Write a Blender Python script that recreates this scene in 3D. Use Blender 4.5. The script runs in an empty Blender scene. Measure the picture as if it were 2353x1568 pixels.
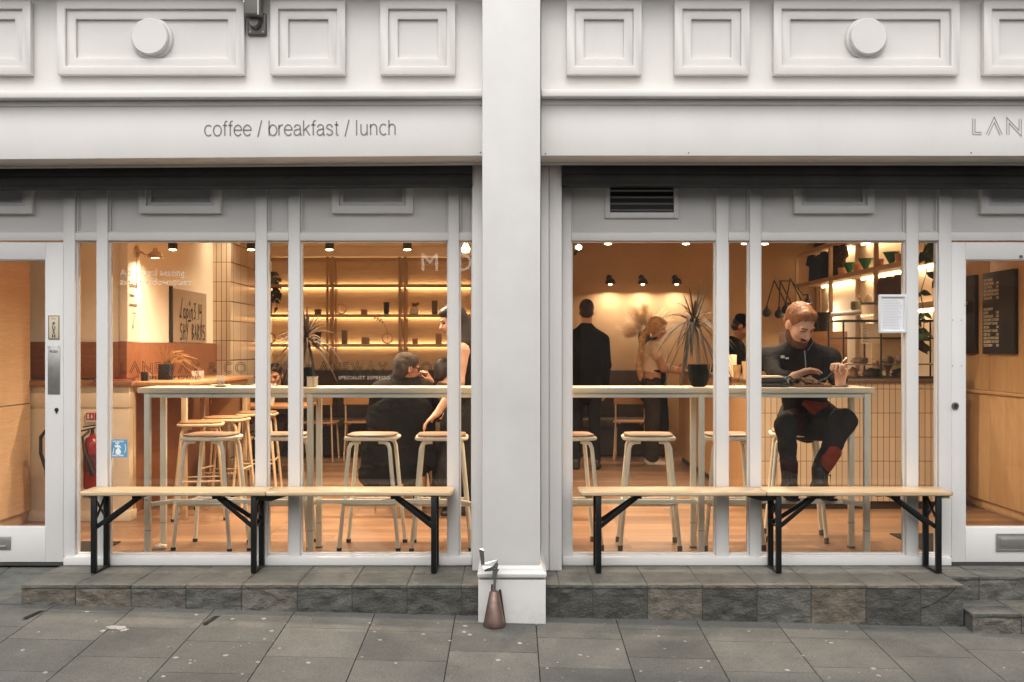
import bpy, bmesh, math, random
import numpy as np
from mathutils import Vector, Matrix
R = random.Random(11)
sc = bpy.context.scene
COL = sc.collection
# the camera stands in the street 6.6 m from the glass; lengths below are metres, X right, Y into the shop, Z up
D0 = 6.6; FPX = 2475.0; XC = 1176.5; YC = 800.0; CH = 1.325
def X(xd, Y): return (xd - XC) * (D0 + Y) / FPX
def Z(yd, Y): return CH - (yd - YC) * (D0 + Y) / FPX
rad = math.radians
ORG = {}

# ---------------------------------------------------------------- materials
def _nodes(name):
    m = bpy.data.materials.new(name); m.use_nodes = True
    nt = m.node_tree; b = nt.nodes['Principled BSDF']
    return m, nt, b
def N(nt, t, **kw):
    n = nt.nodes.new(t)
    for k, v in kw.items(): setattr(n, k, v)
    return n
def L(nt, a, b): nt.links.new(a, b)
def c4(c): return (c[0], c[1], c[2], 1.0)
def coords(nt, scale=(1, 1, 1), kind='Object', rot=(0, 0, 0), shift=False):
    tc = N(nt, 'ShaderNodeTexCoord'); mp = N(nt, 'ShaderNodeMapping')
    mp.inputs['Scale'].default_value = scale; mp.inputs['Rotation'].default_value = rot
    if shift:   # every copy of a thing gets its own stretch of grain
        oi = N(nt, 'ShaderNodeObjectInfo'); va = N(nt, 'ShaderNodeVectorMath', operation='MULTIPLY_ADD')
        va.inputs[1].default_value = (7.3, 5.1, 3.7); L(nt, oi.outputs['Random'], va.inputs[0]); L(nt, tc.outputs[kind], va.inputs[2]); L(nt, va.outputs[0], mp.inputs['Vector'])
    else: L(nt, tc.outputs[kind], mp.inputs['Vector'])
    return mp.outputs['Vector']
def noise(nt, vec, scale, detail=4, rough=.55):
    n = N(nt, 'ShaderNodeTexNoise'); n.inputs['Scale'].default_value = scale
    n.inputs['Detail'].default_value = detail; n.inputs['Roughness'].default_value = rough
    if vec: L(nt, vec, n.inputs['Vector'])
    return n.outputs['Fac']
def ramp(nt, fac, stops):
    r = N(nt, 'ShaderNodeValToRGB'); e = r.color_ramp.elements
    while len(e) < len(stops): e.new(.5)
    for i, (p, c) in enumerate(stops):
        e[i].position = p; e[i].color = c4(c) if not isinstance(c, (int, float)) else (c, c, c, 1)
    L(nt, fac, r.inputs['Fac']); return r.outputs['Color']
def mixc(nt, fac, a, b, mode='MIX'):
    m = N(nt, 'ShaderNodeMix', data_type='RGBA', blend_type=mode)
    for sock, v in ((m.inputs['Factor'], fac), (m.inputs['A'], a), (m.inputs['B'], b)):
        if isinstance(v, bpy.types.NodeSocket): L(nt, v, sock)
        elif isinstance(v, (int, float)): sock.default_value = v
        else: sock.default_value = c4(v)
    return m.outputs['Result']
def bump(nt, b, h, strength=.3, dist=.01):
    n = N(nt, 'ShaderNodeBump'); n.inputs['Strength'].default_value = strength; n.inputs['Distance'].default_value = dist
    L(nt, h, n.inputs['Height']); L(nt, n.outputs['Normal'], b.inputs['Normal'])
MATS = {}
def mat(name, col, rough=.5, metal=0.0, var=.12, vs=6.0, bs=60.0, bst=.08, spec=None):
    if name in MATS: return MATS[name]
    if spec is None: spec = .12 if rough >= .75 else .5
    m, nt, b = _nodes(name)
    v = coords(nt)
    f = noise(nt, v, vs)
    col_o = ramp(nt, f, [(.3, tuple(c * (1 - var) for c in col)), (.7, tuple(min(1, c * (1 + var)) for c in col))])
    L(nt, col_o, b.inputs['Base Color'])
    b.inputs['Roughness'].default_value = rough; b.inputs['Metallic'].default_value = metal
    b.inputs['Specular IOR Level'].default_value = spec
    if bst: bump(nt, b, noise(nt, v, bs), bst, .004)
    MATS[name] = m; return m
def emis(name, col, s):
    if name in MATS: return MATS[name]
    m, nt, b = _nodes(name)
    b.inputs['Base Color'].default_value = c4(col); b.inputs['Emission Color'].default_value = c4(col)
    b.inputs['Emission Strength'].default_value = s
    MATS[name] = m; return m
def wood(name, ca, cb, axis='x', rough=.45, scale=1.0, bst=.08):
    if name in MATS: return MATS[name]
    m, nt, b = _nodes(name)
    s = {'x': (1.2, 18, 18), 'y': (18, 1.2, 18), 'z': (18, 18, 1.2)}[axis]
    v = coords(nt, tuple(k * scale for k in s), shift=True)
    f = noise(nt, v, 1.6, 6, .62)
    f2 = noise(nt, coords(nt, tuple(k * scale * 5 for k in s), shift=True), 2.2, 3)
    c = ramp(nt, f, [(.28, ca), (.72, cb)])
    c = mixc(nt, .25, c, ramp(nt, f2, [(.35, tuple(k * .6 for k in ca)), (.65, cb)]))
    L(nt, c, b.inputs['Base Color']); b.inputs['Roughness'].default_value = rough
    bump(nt, b, f2, bst, .003)
    MATS[name] = m; return m
def paint(name, col, dirt=.12, rough=.42, low=None):
    """white gloss paint with brush texture, faint grime and a dirtier foot"""
    if name in MATS: return MATS[name]
    m, nt, b = _nodes(name)
    v = coords(nt)
    f = noise(nt, v, 2.2, 6, .6); f2 = noise(nt, v, 26, 4, .6); g = noise(nt, coords(nt, (9, 9, .8)), 1.5, 5, .65)
    c = ramp(nt, f, [(.3, tuple(k * (1 - dirt * .5) for k in col)), (.65, col)])
    c = mixc(nt, ramp(nt, g, [(.55, 0.0), (.85, dirt * .5)]), c, tuple(k * .62 for k in (col[0], col[1] * .97, col[2] * .9)))
    c = mixc(nt, ramp(nt, f2, [(.66, 0.0), (.78, dirt * .9)]), c, tuple(k * .5 for k in col))
    if low is not None:
        sx = N(nt, 'ShaderNodeSeparateXYZ'); tc = N(nt, 'ShaderNodeTexCoord'); L(nt, tc.outputs['Object'], sx.inputs[0])
        mr = N(nt, 'ShaderNodeMapRange'); L(nt, sx.outputs['Z'], mr.inputs['Value'])
        mr.inputs['From Min'].default_value = low[0]; mr.inputs['From Max'].default_value = low[1]
        mr.inputs['To Min'].default_value = 1; mr.inputs['To Max'].default_value = 0
        mm = N(nt, 'ShaderNodeMath', operation='MULTIPLY'); L(nt, mr.outputs[0], mm.inputs[0])
        L(nt, ramp(nt, noise(nt, v, 14, 6, .7), [(.42, .05), (.68, .75)]), mm.inputs[1])
        c = mixc(nt, mm.outputs[0], c, (.2, .19, .17))
    L(nt, c, b.inputs['Base Color']); b.inputs['Roughness'].default_value = rough
    bump(nt, b, noise(nt, coords(nt, (30, 30, 4)), 2.0, 4), .10, .004)
    MATS[name] = m; return m
def tiles(name, plane, w, h, col, grout, mortar=.003, rough=.25, offset=0.0):
    if name in MATS: return MATS[name]
    m, nt, b = _nodes(name)
    tc = N(nt, 'ShaderNodeTexCoord'); sx = N(nt, 'ShaderNodeSeparateXYZ'); cx = N(nt, 'ShaderNodeCombineXYZ')
    L(nt, tc.outputs['Object'], sx.inputs[0])
    a, bb = {'xz': ('X', 'Z'), 'yz': ('Y', 'Z'), 'xy': ('X', 'Y')}[plane]
    L(nt, sx.outputs[a], cx.inputs['X']); L(nt, sx.outputs[bb], cx.inputs['Y'])
    br = N(nt, 'ShaderNodeTexBrick'); br.offset = offset; br.squash = 1.0
    L(nt, cx.outputs[0], br.inputs['Vector'])
    br.inputs['Scale'].default_value = 1.0; br.inputs['Brick Width'].default_value = w; br.inputs['Row Height'].default_value = h
    br.inputs['Mortar Size'].default_value = mortar; br.inputs['Mortar Smooth'].default_value = .1
    br.inputs['Color1'].default_value = c4(col); br.inputs['Color2'].default_value = c4(tuple(k * .86 for k in col))
    br.inputs['Mortar'].default_value = c4(grout)
    L(nt, br.outputs['Color'], b.inputs['Base Color'])
    b.inputs['Roughness'].default_value = rough
    inv = N(nt, 'ShaderNodeMath', operation='SUBTRACT'); inv.inputs[0].default_value = 1.0; L(nt, br.outputs['Fac'], inv.inputs[1])
    bump(nt, b, inv.outputs[0], .4, .004)
    MATS[name] = m; return m
def glassmat(name, tint=(.985, .99, .985), boost=1.0, haze=0.0):
    if name in MATS: return MATS[name]
    m, nt, b = _nodes(name)
    nt.nodes.remove(b); out = nt.nodes['Material Output']
    tr = N(nt, 'ShaderNodeBsdfTransparent'); tr.inputs['Color'].default_value = c4(tint)
    gl = N(nt, 'ShaderNodeBsdfGlossy'); gl.inputs['Roughness'].default_value = .0
    fr = N(nt, 'ShaderNodeFresnel'); fr.inputs['IOR'].default_value = 1.5
    mu = N(nt, 'ShaderNodeMath', operation='MULTIPLY'); mu.use_clamp = True; L(nt, fr.outputs[0], mu.inputs[0]); mu.inputs[1].default_value = boost
    mx = N(nt, 'ShaderNodeMixShader'); L(nt, mu.outputs[0], mx.inputs[0]); L(nt, tr.outputs[0], mx.inputs[1]); L(nt, gl.outputs[0], mx.inputs[2])
    if haze:   # wiped, dusty glass: a thin uneven film
        df = N(nt, 'ShaderNodeBsdfDiffuse'); df.inputs['Color'].default_value = (.8, .8, .78, 1); mh = N(nt, 'ShaderNodeMixShader')
        L(nt, ramp(nt, noise(nt, coords(nt, (2.5, 1, 1.2), rot=(0, .5, 0)), 1.6, 6, .65), [(.35, haze * .3), (.75, haze * 1.6)]), mh.inputs[0]); L(nt, mx.outputs[0], mh.inputs[1]); L(nt, df.outputs[0], mh.inputs[2]); mx = mh
    L(nt, mx.outputs[0], out.inputs['Surface'])
    MATS[name] = m; return m
def filmmat(name, col, alpha):
    """thin printed vinyl on glass"""
    if name in MATS: return MATS[name]
    m, nt, b = _nodes(name)
    b.inputs['Base Color'].default_value = c4(col); b.inputs['Alpha'].default_value = alpha; b.inputs['Roughness'].default_value = .5
    MATS[name] = m; return m
def slate(name):
    m, nt, b = _nodes(name)
    at = N(nt, 'ShaderNodeAttribute', attribute_name='tint')
    v = coords(nt)
    base = ramp(nt, at.outputs['Fac'], [(0, (.082, .077, .069)), (.25, (.098, .099, .087)), (.5, (.155, .150, .135)), (.72, (.180, .150, .115)), (1, (.27, .265, .24))])
    n1 = noise(nt, v, 9, 8, .68); n2 = noise(nt, coords(nt, (18, 18, 30)), 1.4, 8, .7); n3 = noise(nt, v, 120, 3, .6)
    c = mixc(nt, .55, base, ramp(nt, n1, [(.32, (.30, .30, .30)), (.7, (1.75, 1.72, 1.64))]), 'MULTIPLY')
    c = mixc(nt, .4, c, ramp(nt, n2, [(.3, (.4, .4, .4)), (.7, (1.75, 1.75, 1.7))]), 'MULTIPLY')
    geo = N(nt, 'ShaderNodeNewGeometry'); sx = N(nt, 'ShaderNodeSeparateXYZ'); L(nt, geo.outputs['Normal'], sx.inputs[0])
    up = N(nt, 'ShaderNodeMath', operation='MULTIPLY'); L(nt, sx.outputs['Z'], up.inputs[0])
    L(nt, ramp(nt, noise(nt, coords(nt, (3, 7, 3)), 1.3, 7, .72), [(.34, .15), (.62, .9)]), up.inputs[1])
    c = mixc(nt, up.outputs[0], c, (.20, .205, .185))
    c = mixc(nt, ramp(nt, n3, [(.62, 0.0), (.75, .35)]), c, (.28, .27, .24))
    L(nt, c, b.inputs['Base Color']); b.inputs['Roughness'].default_value = .62
    h = N(nt, 'ShaderNodeMath', operation='ADD'); L(nt, n1, h.inputs[0]); L(nt, n2, h.inputs[1])
    bump(nt, b, h.outputs[0], 1.0, .03)
    return m
def pavemat(name):
    m, nt, b = _nodes(name)
    at = N(nt, 'ShaderNodeAttribute', attribute_name='tint'); v = coords(nt)
    base = ramp(nt, at.outputs['Fac'], [(0, (.100, .102, .097)), (.5, (.122, .122, .115)), (1, (.146, .144, .135))])
    n1 = noise(nt, v, 3.1, 8, .62); n2 = noise(nt, v, 160, 3, .6); n3 = noise(nt, v, 14, 5, .7)
    c = mixc(nt, .5, base, ramp(nt, n1, [(.3, (.5, .5, .5)), (.7, (1.35, 1.35, 1.33))]), 'MULTIPLY')
    c = mixc(nt, .6, c, ramp(nt, n2, [(.3, (.3, .3, .3)), (.7, (1.75, 1.75, 1.7))]), 'MULTIPLY')
    c = mixc(nt, ramp(nt, n3, [(.55, 0.0), (.8, .35)]), c, (.05, .048, .045))
    vo = N(nt, 'ShaderNodeTexVoronoi'); vo.inputs['Scale'].default_value = 5.5; L(nt, v, vo.inputs['Vector'])
    c = mixc(nt, ramp(nt, vo.outputs['Distance'], [(.0, .55), (.10, .0)]), c, (.19, .185, .175))
    n4 = noise(nt, coords(nt), 34, 6, .7)
    c = mixc(nt, ramp(nt, n4, [(.56, 0.0), (.74, .5)]), c, (.055, .053, .048)); c = mixc(nt, ramp(nt, n4, [(.28, .45), (.42, 0.0)]), c, (.19, .188, .175))
    L(nt, c, b.inputs['Base Color']); b.inputs['Roughness'].default_value = .7
    bump(nt, b, n2, .4, .004)
    return m

# ---------------------------------------------------------------- mesh builder
def V(*a): return Vector(a)
class MB:
    def __init__(s): s.v = []; s.f = []; s.mi = []; s.t = []
    def add(s, vs, fs, mi=0, tint=.5):
        o = len(s.v); s.v += [tuple(p) for p in vs]
        for f in fs: s.f.append([i + o for i in f]); s.mi.append(mi); s.t.append(tint)
        return s
    def box(s, x0, x1, y0, y1, z0, z1, mi=0, tint=.5):
        x0, x1 = sorted((x0, x1)); y0, y1 = sorted((y0, y1)); z0, z1 = sorted((z0, z1))
        return s.add([(x0, y0, z0), (x1, y0, z0), (x1, y1, z0), (x0, y1, z0), (x0, y0, z1), (x1, y0, z1), (x1, y1, z1), (x0, y1, z1)],
              [(0, 3, 2, 1), (4, 5, 6, 7), (0, 1, 5, 4), (1, 2, 6, 5), (2, 3, 7, 6), (3, 0, 4, 7)], mi, tint)
    def bar(s, a, b, w, h, up=(0, 0, 1), mi=0):
        a = Vector(a); b = Vector(b); d = (b - a).normalized(); u = Vector(up); r = d.cross(u)
        if r.length < 1e-4: r = d.cross(Vector((0, 1, 0)))
        r.normalize(); u = r.cross(d).normalized(); vs = []
        for p in (a, b):
            for sx, sy in ((-1, -1), (1, -1), (1, 1), (-1, 1)): vs.append(p + r * (sx * w / 2) + u * (sy * h / 2))
        return s.add(vs, [(0, 1, 2, 3), (7, 6, 5, 4), (0, 4, 5, 1), (1, 5, 6, 2), (2, 6, 7, 3), (3, 7, 4, 0)], mi)
    def cyl(s, a, b, r0, r1=None, n=14, mi=0):
        return s.tube([a, b], [r0, r0 if r1 is None else r1], n, mi=mi)
    def tube(s, pts, r, n=8, mi=0, closed=False):
        pts = [Vector(p) for p in pts]; k = len(pts); rs = r if isinstance(r, (list, tuple)) else [r] * k
        t0 = (pts[1] - pts[0]).normalized(); a = t0.orthogonal().normalized(); vs = []; pt = t0
        for i, p in enumerate(pts):
            if closed: t = (pts[(i + 1) % k] - pts[i - 1]).normalized()
            elif i == 0: t = t0
            elif i == k - 1: t = (pts[-1] - pts[-2]).normalized()
            else: t = ((pts[i + 1] - p).normalized() + (p - pts[i - 1]).normalized()).normalized()
            a = (pt.rotation_difference(t) @ a); a = (a - t * a.dot(t)).normalized(); pt = t; bb = t.cross(a)
            for j in range(n):
                an = 2 * math.pi * j / n; vs.append(p + (a * math.cos(an) + bb * math.sin(an)) * rs[i])
        fs = []
        for i in range(k if closed else k - 1):
            for j in range(n):
                i2 = (i + 1) % k; fs.append((i * n + j, i * n + (j + 1) % n, i2 * n + (j + 1) % n, i2 * n + j))
        if not closed: fs += [tuple(range(n))[::-1], tuple(range((k - 1) * n, k * n))]
        return s.add(vs, fs, mi)
    def lathe(s, prof, c=(0, 0, 0), n=24, axis='z', mi=0):
        vs = []; fs = []; k = len(prof)
        for r, h in prof:
            for j in range(n):
                an = 2 * math.pi * j / n; u, w = r * math.cos(an), r * math.sin(an)
                p = (u, w, h) if axis == 'z' else (u, h, w) if axis == 'y' else (h, u, w)
                vs.append((c[0] + p[0], c[1] + p[1], c[2] + p[2]))
        fl = axis == 'y'
        for i in range(k - 1):
            for j in range(n):
                q = (i * n + j, i * n + (j + 1) % n, (i + 1) * n + (j + 1) % n, (i + 1) * n + j); fs.append(q[::-1] if fl else q)
        for ring in (0, k - 1):
            if prof[ring][0] > 1e-5:
                q = tuple(range(ring * n, ring * n + n)); fs.append(q[::-1] if (ring == 0) != fl else q)
        return s.add(vs, fs, mi)
    def prism(s, pts, a0, a1, axis='y', mi=0):
        k = len(pts); vs = []
        for a in (a0, a1):
            for p, q in pts: vs.append((p, a, q) if axis == 'y' else (a, p, q) if axis == 'x' else (p, q, a))
        fs = [tuple(range(k)), tuple(range(2 * k - 1, k - 1, -1))]
        for i in range(k): fs.append((i, i + k, (i + 1) % k + k, (i + 1) % k))
        return s.add(vs, fs, mi)
    def ring(s, x0, x1, z0, z1, w, yf, yb, mi=0):
        """mitred picture-frame moulding in the XZ plane"""
        o = [(x0, z0), (x1, z0), (x1, z1), (x0, z1)]; i = [(x0 + w, z0 + w), (x1 - w, z0 + w), (x1 - w, z1 - w), (x0 + w, z1 - w)]
        vs = [(p[0], yf, p[1]) for p in o] + [(p[0], yf, p[1]) for p in i] + [(p[0], yb, p[1]) for p in o] + [(p[0], yb, p[1]) for p in i]
        fs = []
        for a in range(4):
            b = (a + 1) % 4
            fs += [(a, b, b + 4, a + 4), (a + 8, b + 8, b, a), (a + 4, b + 4, b + 12, a + 12), (b + 8, a + 8, a + 12, b + 12)]
        return s.add(vs, fs, mi)
    def leaf(s, pts, w, nrm=(0, 0, 1), mi=0, fold=.0):
        pts = [Vector(p) for p in pts]; k = len(pts); vs = []; nrm = Vector(nrm)
        for i, p in enumerate(pts):
            t = (pts[min(i + 1, k - 1)] - pts[max(i - 1, 0)]).normalized(); r = t.cross(nrm)
            if r.length < 1e-3: r = t.orthogonal()
            r.normalize(); ww = w[i] if isinstance(w, (list, tuple)) else w
            vs += [p - r * ww, p + nrm * (-fold * ww), p + r * ww]
        fs = []
        for i in range(k - 1):
            a = i * 3; fs += [(a, a + 1, a + 4, a + 3), (a + 1, a + 2, a + 5, a + 4)]
        return s.add(vs, fs, mi)
    def xform(s, M, start=0):
        s.v = s.v[:start] + [tuple(M @ Vector(p)) for p in s.v[start:]]; return s
    def shear(s, k, x0):
        s.v = [(p[0], p[1], p[2] + k * (p[0] - x0)) for p in s.v]; return s
    def build(s, name, m, parent=None, bevel=0, segs=2, smooth=True, ang=38):
        o = ORG.get(parent.name, (0, 0, 0)) if parent else (0, 0, 0)
        me = bpy.data.meshes.new(name)
        me.from_pydata([(p[0] - o[0], p[1] - o[1], p[2] - o[2]) for p in s.v], [], s.f)
        ms = m if isinstance(m, (list, tuple)) else [m]
        for q in ms: me.materials.append(q)
        me.polygons.foreach_set('material_index', s.mi)
        at = me.attributes.new('tint', 'FLOAT', 'FACE'); at.data.foreach_set('value', s.t)
        bm = bmesh.new(); bm.from_mesh(me)
        bmesh.ops.recalc_face_normals(bm, faces=bm.faces)
        if bevel:
            es = [e for e in bm.edges if len(e.link_faces) == 2 and e.calc_face_angle(0) > .7]
            bmesh.ops.bevel(bm, geom=es, offset=bevel, segments=segs, profile=.5, affect='EDGES', clamp_overlap=True)
        bm.to_mesh(me); bm.free()
        if smooth:
            me.polygons.foreach_set('use_smooth', [True] * len(me.polygons)); me.set_sharp_from_angle(angle=rad(ang))
        return link(name, me, parent)
def link(name, data, parent=None):
    ob = bpy.data.objects.new(name, data); COL.objects.link(ob)
    if parent: ob.parent = parent; ORG[ob.name] = ORG.get(parent.name, (0, 0, 0))
    return ob
def tag(o, label=None, cat=None, group=None, kind=None):
    if label: o['label'] = label
    if cat: o['category'] = cat
    if group: o['group'] = group
    if kind: o['kind'] = kind
    return o
def thing(name, label, cat, loc=(0, 0, 0), rz=0.0, group=None, world=False):
    """an Empty at the thing's base; world=True: its parts are given in world coordinates"""
    o = link(name, None); o.location = loc; o.rotation_euler = (0, 0, rz); o.empty_display_size = .1
    ORG[o.name] = tuple(loc) if world else (0, 0, 0)
    return tag(o, label, cat, group)
def solo(mb, name, m, label, cat, loc=None, group=None, kind=None, rz=0, **kw):
    """a thing that is one mesh, built round its own origin when loc is given"""
    o = mb.build(name, m, **kw)
    if loc: o.location = loc; o.rotation_euler = (0, 0, rz)
    return tag(o, label, cat, group, kind)
def dup(root, loc, rz=0.0, label=None, group=None):
    def cp(o, par):
        c = o.copy(); COL.objects.link(c); c.parent = par
        for ch in o.children: cp(ch, c)
        return c
    r = cp(root, None); r.location = loc; r.rotation_euler = (0, 0, rz)
    if label: r['label'] = label
    if group: r['group'] = group
    return r
def text(body, size, M, name, m, parent=None, extrude=.0005, offset=0.0, align='LEFT', shear=0.0, spacing=1.0, wide=1.0):
    cu = bpy.data.curves.new(name, 'FONT'); cu.body = body; cu.size = size; cu.extrude = extrude; cu.offset = offset
    cu.align_x = align; cu.shear = shear; cu.space_character = spacing; cu.resolution_u = 4
    t = bpy.data.objects.new(name, cu); COL.objects.link(t)
    dg = bpy.context.evaluated_depsgraph_get(); dg.update()
    me = bpy.data.meshes.new_from_object(t.evaluated_get(dg)); COL.objects.unlink(t); bpy.data.objects.remove(t); bpy.data.curves.remove(cu)
    o = ORG.get(parent.name, (0, 0, 0)) if parent else (0, 0, 0)
    me.transform(Matrix.Translation(-Vector(o)) @ M @ Matrix.Scale(wide, 4, (1, 0, 0)))
    me.materials.clear(); me.materials.append(m); me.name = name
    return link(name, me, parent)
def facing_street(x, y, z, tilt=0.0):   # text plane looking towards -Y
    return Matrix.Translation((x, y, z)) @ Matrix.Rotation(-tilt, 4, 'Y') @ Matrix.Rotation(rad(90), 4, 'X')
def facing_left(x, y, z):    # on a wall that looks towards -X, reading from deep in the shop to the street
    return Matrix.Translation((x, y, z)) @ Matrix.Rotation(rad(-90), 4, 'Z') @ Matrix.Rotation(rad(90), 4, 'X')
def facing_right(x, y, z):   # on a wall that looks towards +X
    return Matrix.Translation((x, y, z)) @ Matrix.Rotation(rad(90), 4, 'Z') @ Matrix.Rotation(rad(90), 4, 'X')

# inline (double line) capitals drawn as parallel strokes
def offs(pl, d):
    pl = [Vector((p[0], p[1])) for p in pl]; out = []
    for i, p in enumerate(pl):
        ns = []
        if i > 0: t = (p - pl[i - 1]).normalized(); ns.append(Vector((-t.y, t.x)))
        if i < len(pl) - 1: t = (pl[i + 1] - p).normalized(); ns.append(Vector((-t.y, t.x)))
        n = sum(ns, Vector((0, 0))); n.normalize(); k = max(.35, n.dot(ns[0])); out.append(p + n * (d / k))
    return out
def arc(cx, cy, rx, ry, a0, a1, n=20): return [(cx + rx * math.cos(rad(a0 + (a1 - a0) * i / n)), cy + ry * math.sin(rad(a0 + (a1 - a0) * i / n))) for i in range(n + 1)]
GLY = {'L': ([[(.09, 1), (.09, .09), (.58, .09)]], .62), 'A': ([[(.08, 0), (.43, .93), (.78, 0)]], .86), 'N': ([[(.09, 0), (.09, .9), (.66, .1), (.66, 1)]], .75),
       'E': ([[(.58, .91), (.09, .91), (.09, .09), (.58, .09)], [(.2, .5), (.52, .5)]], .62), 'W': ([[(.05, 1), (.32, .1), (.58, .9), (.84, .1), (1.1, 1)]], 1.15),
       'Y': ([[(.06, 1), (.4, .45), (.74, 1)], [(.4, .38), (.4, 0)]], .8), 'C': ([arc(.47, .5, .40, .42, 50, 310)], .86),
       'O': ([arc(.5, .5, .42, .42, 0, 360, 32)], 1.0), '&': ([[(.72, .02), (.2, .68), (.22, .86), (.36, .93), (.5, .84), (.48, .68), (.14, .38), (.12, .16), (.3, .05), (.5, .1), (.68, .4)]], .8)}
WID = {'A': 1.22, 'N': 1.32, 'Y': 1.12, '&': 1.2}
def inline_word(word, h, gap, M, name, m, parent, lw=.003, dd=.085, sep=.075):
    mb = MB(); x = 0
    for ch in word:
        if ch == ' ': x += .45; continue
        pls, w = GLY[ch]
        for pl in pls:
            pl = [(p_[0] * WID.get(ch, 1), p_[1]) for p_ in pl]
            for sgn in (-1, 1):
                q = offs(pl, sgn * sep)
                a = offs(q, lw / h / 2); b = offs(q, -lw / h / 2)
                vs = [((x + p.x) * h, p.y * h, 0) for p in a] + [((x + p.x) * h, p.y * h, 0) for p in b]; k = len(a)
                mb.add(vs, [(i, i + 1, k + i + 1, k + i) for i in range(k - 1)])
        x += w * WID.get(ch, 1) + gap
    mb.xform(M); return mb.build(name, m, parent, smooth=False), x * h
def hatch(strokes, lw, M, name, m, parent):
    mb = MB()
    for pl in strokes:
        a = offs(pl, lw / 2); b = offs(pl, -lw / 2); k = len(a)
        mb.add([(p.x, p.y, 0) for p in a] + [(p.x, p.y, 0) for p in b], [(i, i + 1, k + i + 1, k + i) for i in range(k - 1)])
    mb.xform(M); return mb.build(name, m, parent, smooth=False)

def q_(*a): return list(a)
XH = .73
def bowl(cx, rx=.255): return arc(cx, XH / 2, rx, XH / 2 - .01, 0, 360, 28)
SG = {'c': ([arc(.27, XH / 2, .25, XH / 2 - .01, 48, 312, 22)], .51), 'o': ([bowl(.27)], .56), 'e': ([[(.025, .38)] + [(.51, .38)] + arc(.27, XH / 2, .245, XH / 2 - .01, 4, 322, 24)], .55),
      'f': ([[(.13, 0), (.13, .82)] + arc(.25, .83, .12, .15, 180, 92, 8) + [(.30, .985)], [(.0, .70), (.28, .70)]], .29), 'b': ([[(.04, 1), (.04, 0)], bowl(.29)], .57),
      'r': ([[(.05, XH), (.05, 0)], [(.05, .42)] + arc(.26, .44, .21, .27, 180, 88, 8) + [(.31, .71)]], .32),
      'a': ([[(.06, .53)] + arc(.25, .52, .19, .20, 170, 10, 10) + [(.445, .12), (.47, .02), (.53, .01)], [(.44, .44), (.22, .39)] + arc(.20, .20, .17, .19, 95, 275, 10) + [(.30, .03), (.44, .16)]], .54),
      'k': ([[(.05, 1), (.05, 0)], [(.43, XH - .01), (.05, .31)], [(.18, .44), (.45, 0)]], .48),
      's': ([[(.42, .53)] + arc(.23, .545, .18, .175, 20, 205, 12) + arc(.23, .19, .19, .18, 60, -160, 14)], .49),
      't': ([[(.13, .92), (.13, .12)] + arc(.22, .12, .09, .11, 180, 270, 6) + [(.27, .01)], [(.0, .70), (.26, .70)]], .29), 'l': ([[(.05, 1), (.05, 0)]], .22),
      'u': ([[(.05, XH), (.05, .25)] + arc(.24, .23, .19, .22, 180, 300, 10) + [(.44, .20)], [(.45, XH), (.45, 0)]], .56), 'n': ([[(.05, XH), (.05, 0)], [(.05, .48)] + arc(.25, .48, .20, .24, 160, 0, 12) + [(.45, 0)]], .56),
      'h': ([[(.05, 1), (.05, 0)], [(.05, .48)] + arc(.25, .48, .20, .24, 160, 0, 12) + [(.45, 0)]], .56), '/': ([[(.0, -.08), (.26, 1.03)]], .30), ' ': ([], .27)}
def stroke_word(word, h, width, lw, M, name, m, parent, gap=.065):
    tot = sum(SG[c][1] + gap for c in word) - gap; k = width / (tot * h); x = 0; mb = MB()
    for ch in word:
        pls, w = SG[ch]
        for pl in pls:
            a = offs(pl, lw / h / 2); b = offs(pl, -lw / h / 2); n = len(a)
            mb.add([((x + p.x) * h * k, p.y * h, 0) for p in a] + [((x + p.x) * h * k, p.y * h, 0) for p in b], [(i, i + 1, n + i + 1, n + i) for i in range(n - 1)])
        x += w + gap
    mb.xform(M); return mb.build(name, m, parent, smooth=False)
# ================================================================ MATERIALS
M_wht = paint('white_gloss_paint', (.765, .74, .71), .18)
M_pil = paint('pillar_paint', (.715, .70, .68), .20, .45, low=(-.24, .16))
M_fra = paint('frame_paint', (.73, .715, .70), .10, .40, low=(-.05, .18))
M_fas = paint('fascia_paint', (.79, .765, .735), .13, .40)
M_shut = mat('shutter_steel', (.022, .022, .022), .55, .2, .5, 3, 30, .2)
M_blk = mat('black_steel', (.012, .014, .014), .38, .4, .3)
M_grey = mat('grey_metal', (.16, .15, .145), .42, .6)
M_slate = slate('slate'); M_mort = mat('mortar', (.12, .115, .105), .9, bs=90, bst=.3)
M_pave = pavemat('paving_stone'); M_joint = mat('joint_dirt', (.035, .033, .030), .95); M_gum = mat('chewing_gum', (.40, .39, .37), .8, var=.2)
M_glass = glassmat('window_glass', boost=1.35, haze=.012)
M_letter = mat('sign_grey', (.22, .20, .185), .5, var=.05, bst=0)
M_alu = mat('brushed_metal', (.42, .41, .40), .38, .85, .1, 30)
M_chrome = mat('bent_steel', (.40, .40, .39), .26, 1.0, .25, 20, 25, .3)
M_copper = mat('rusty_metal_cone', (.24, .165, .135), .42, .75, .35, 14, 40, .2)
M_black = mat('matt_black', (.012, .011, .011), .6)
M_pine = wood('pine_plank', (.42, .28, .15), (.69, .54, .35), 'x', .35)

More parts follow.
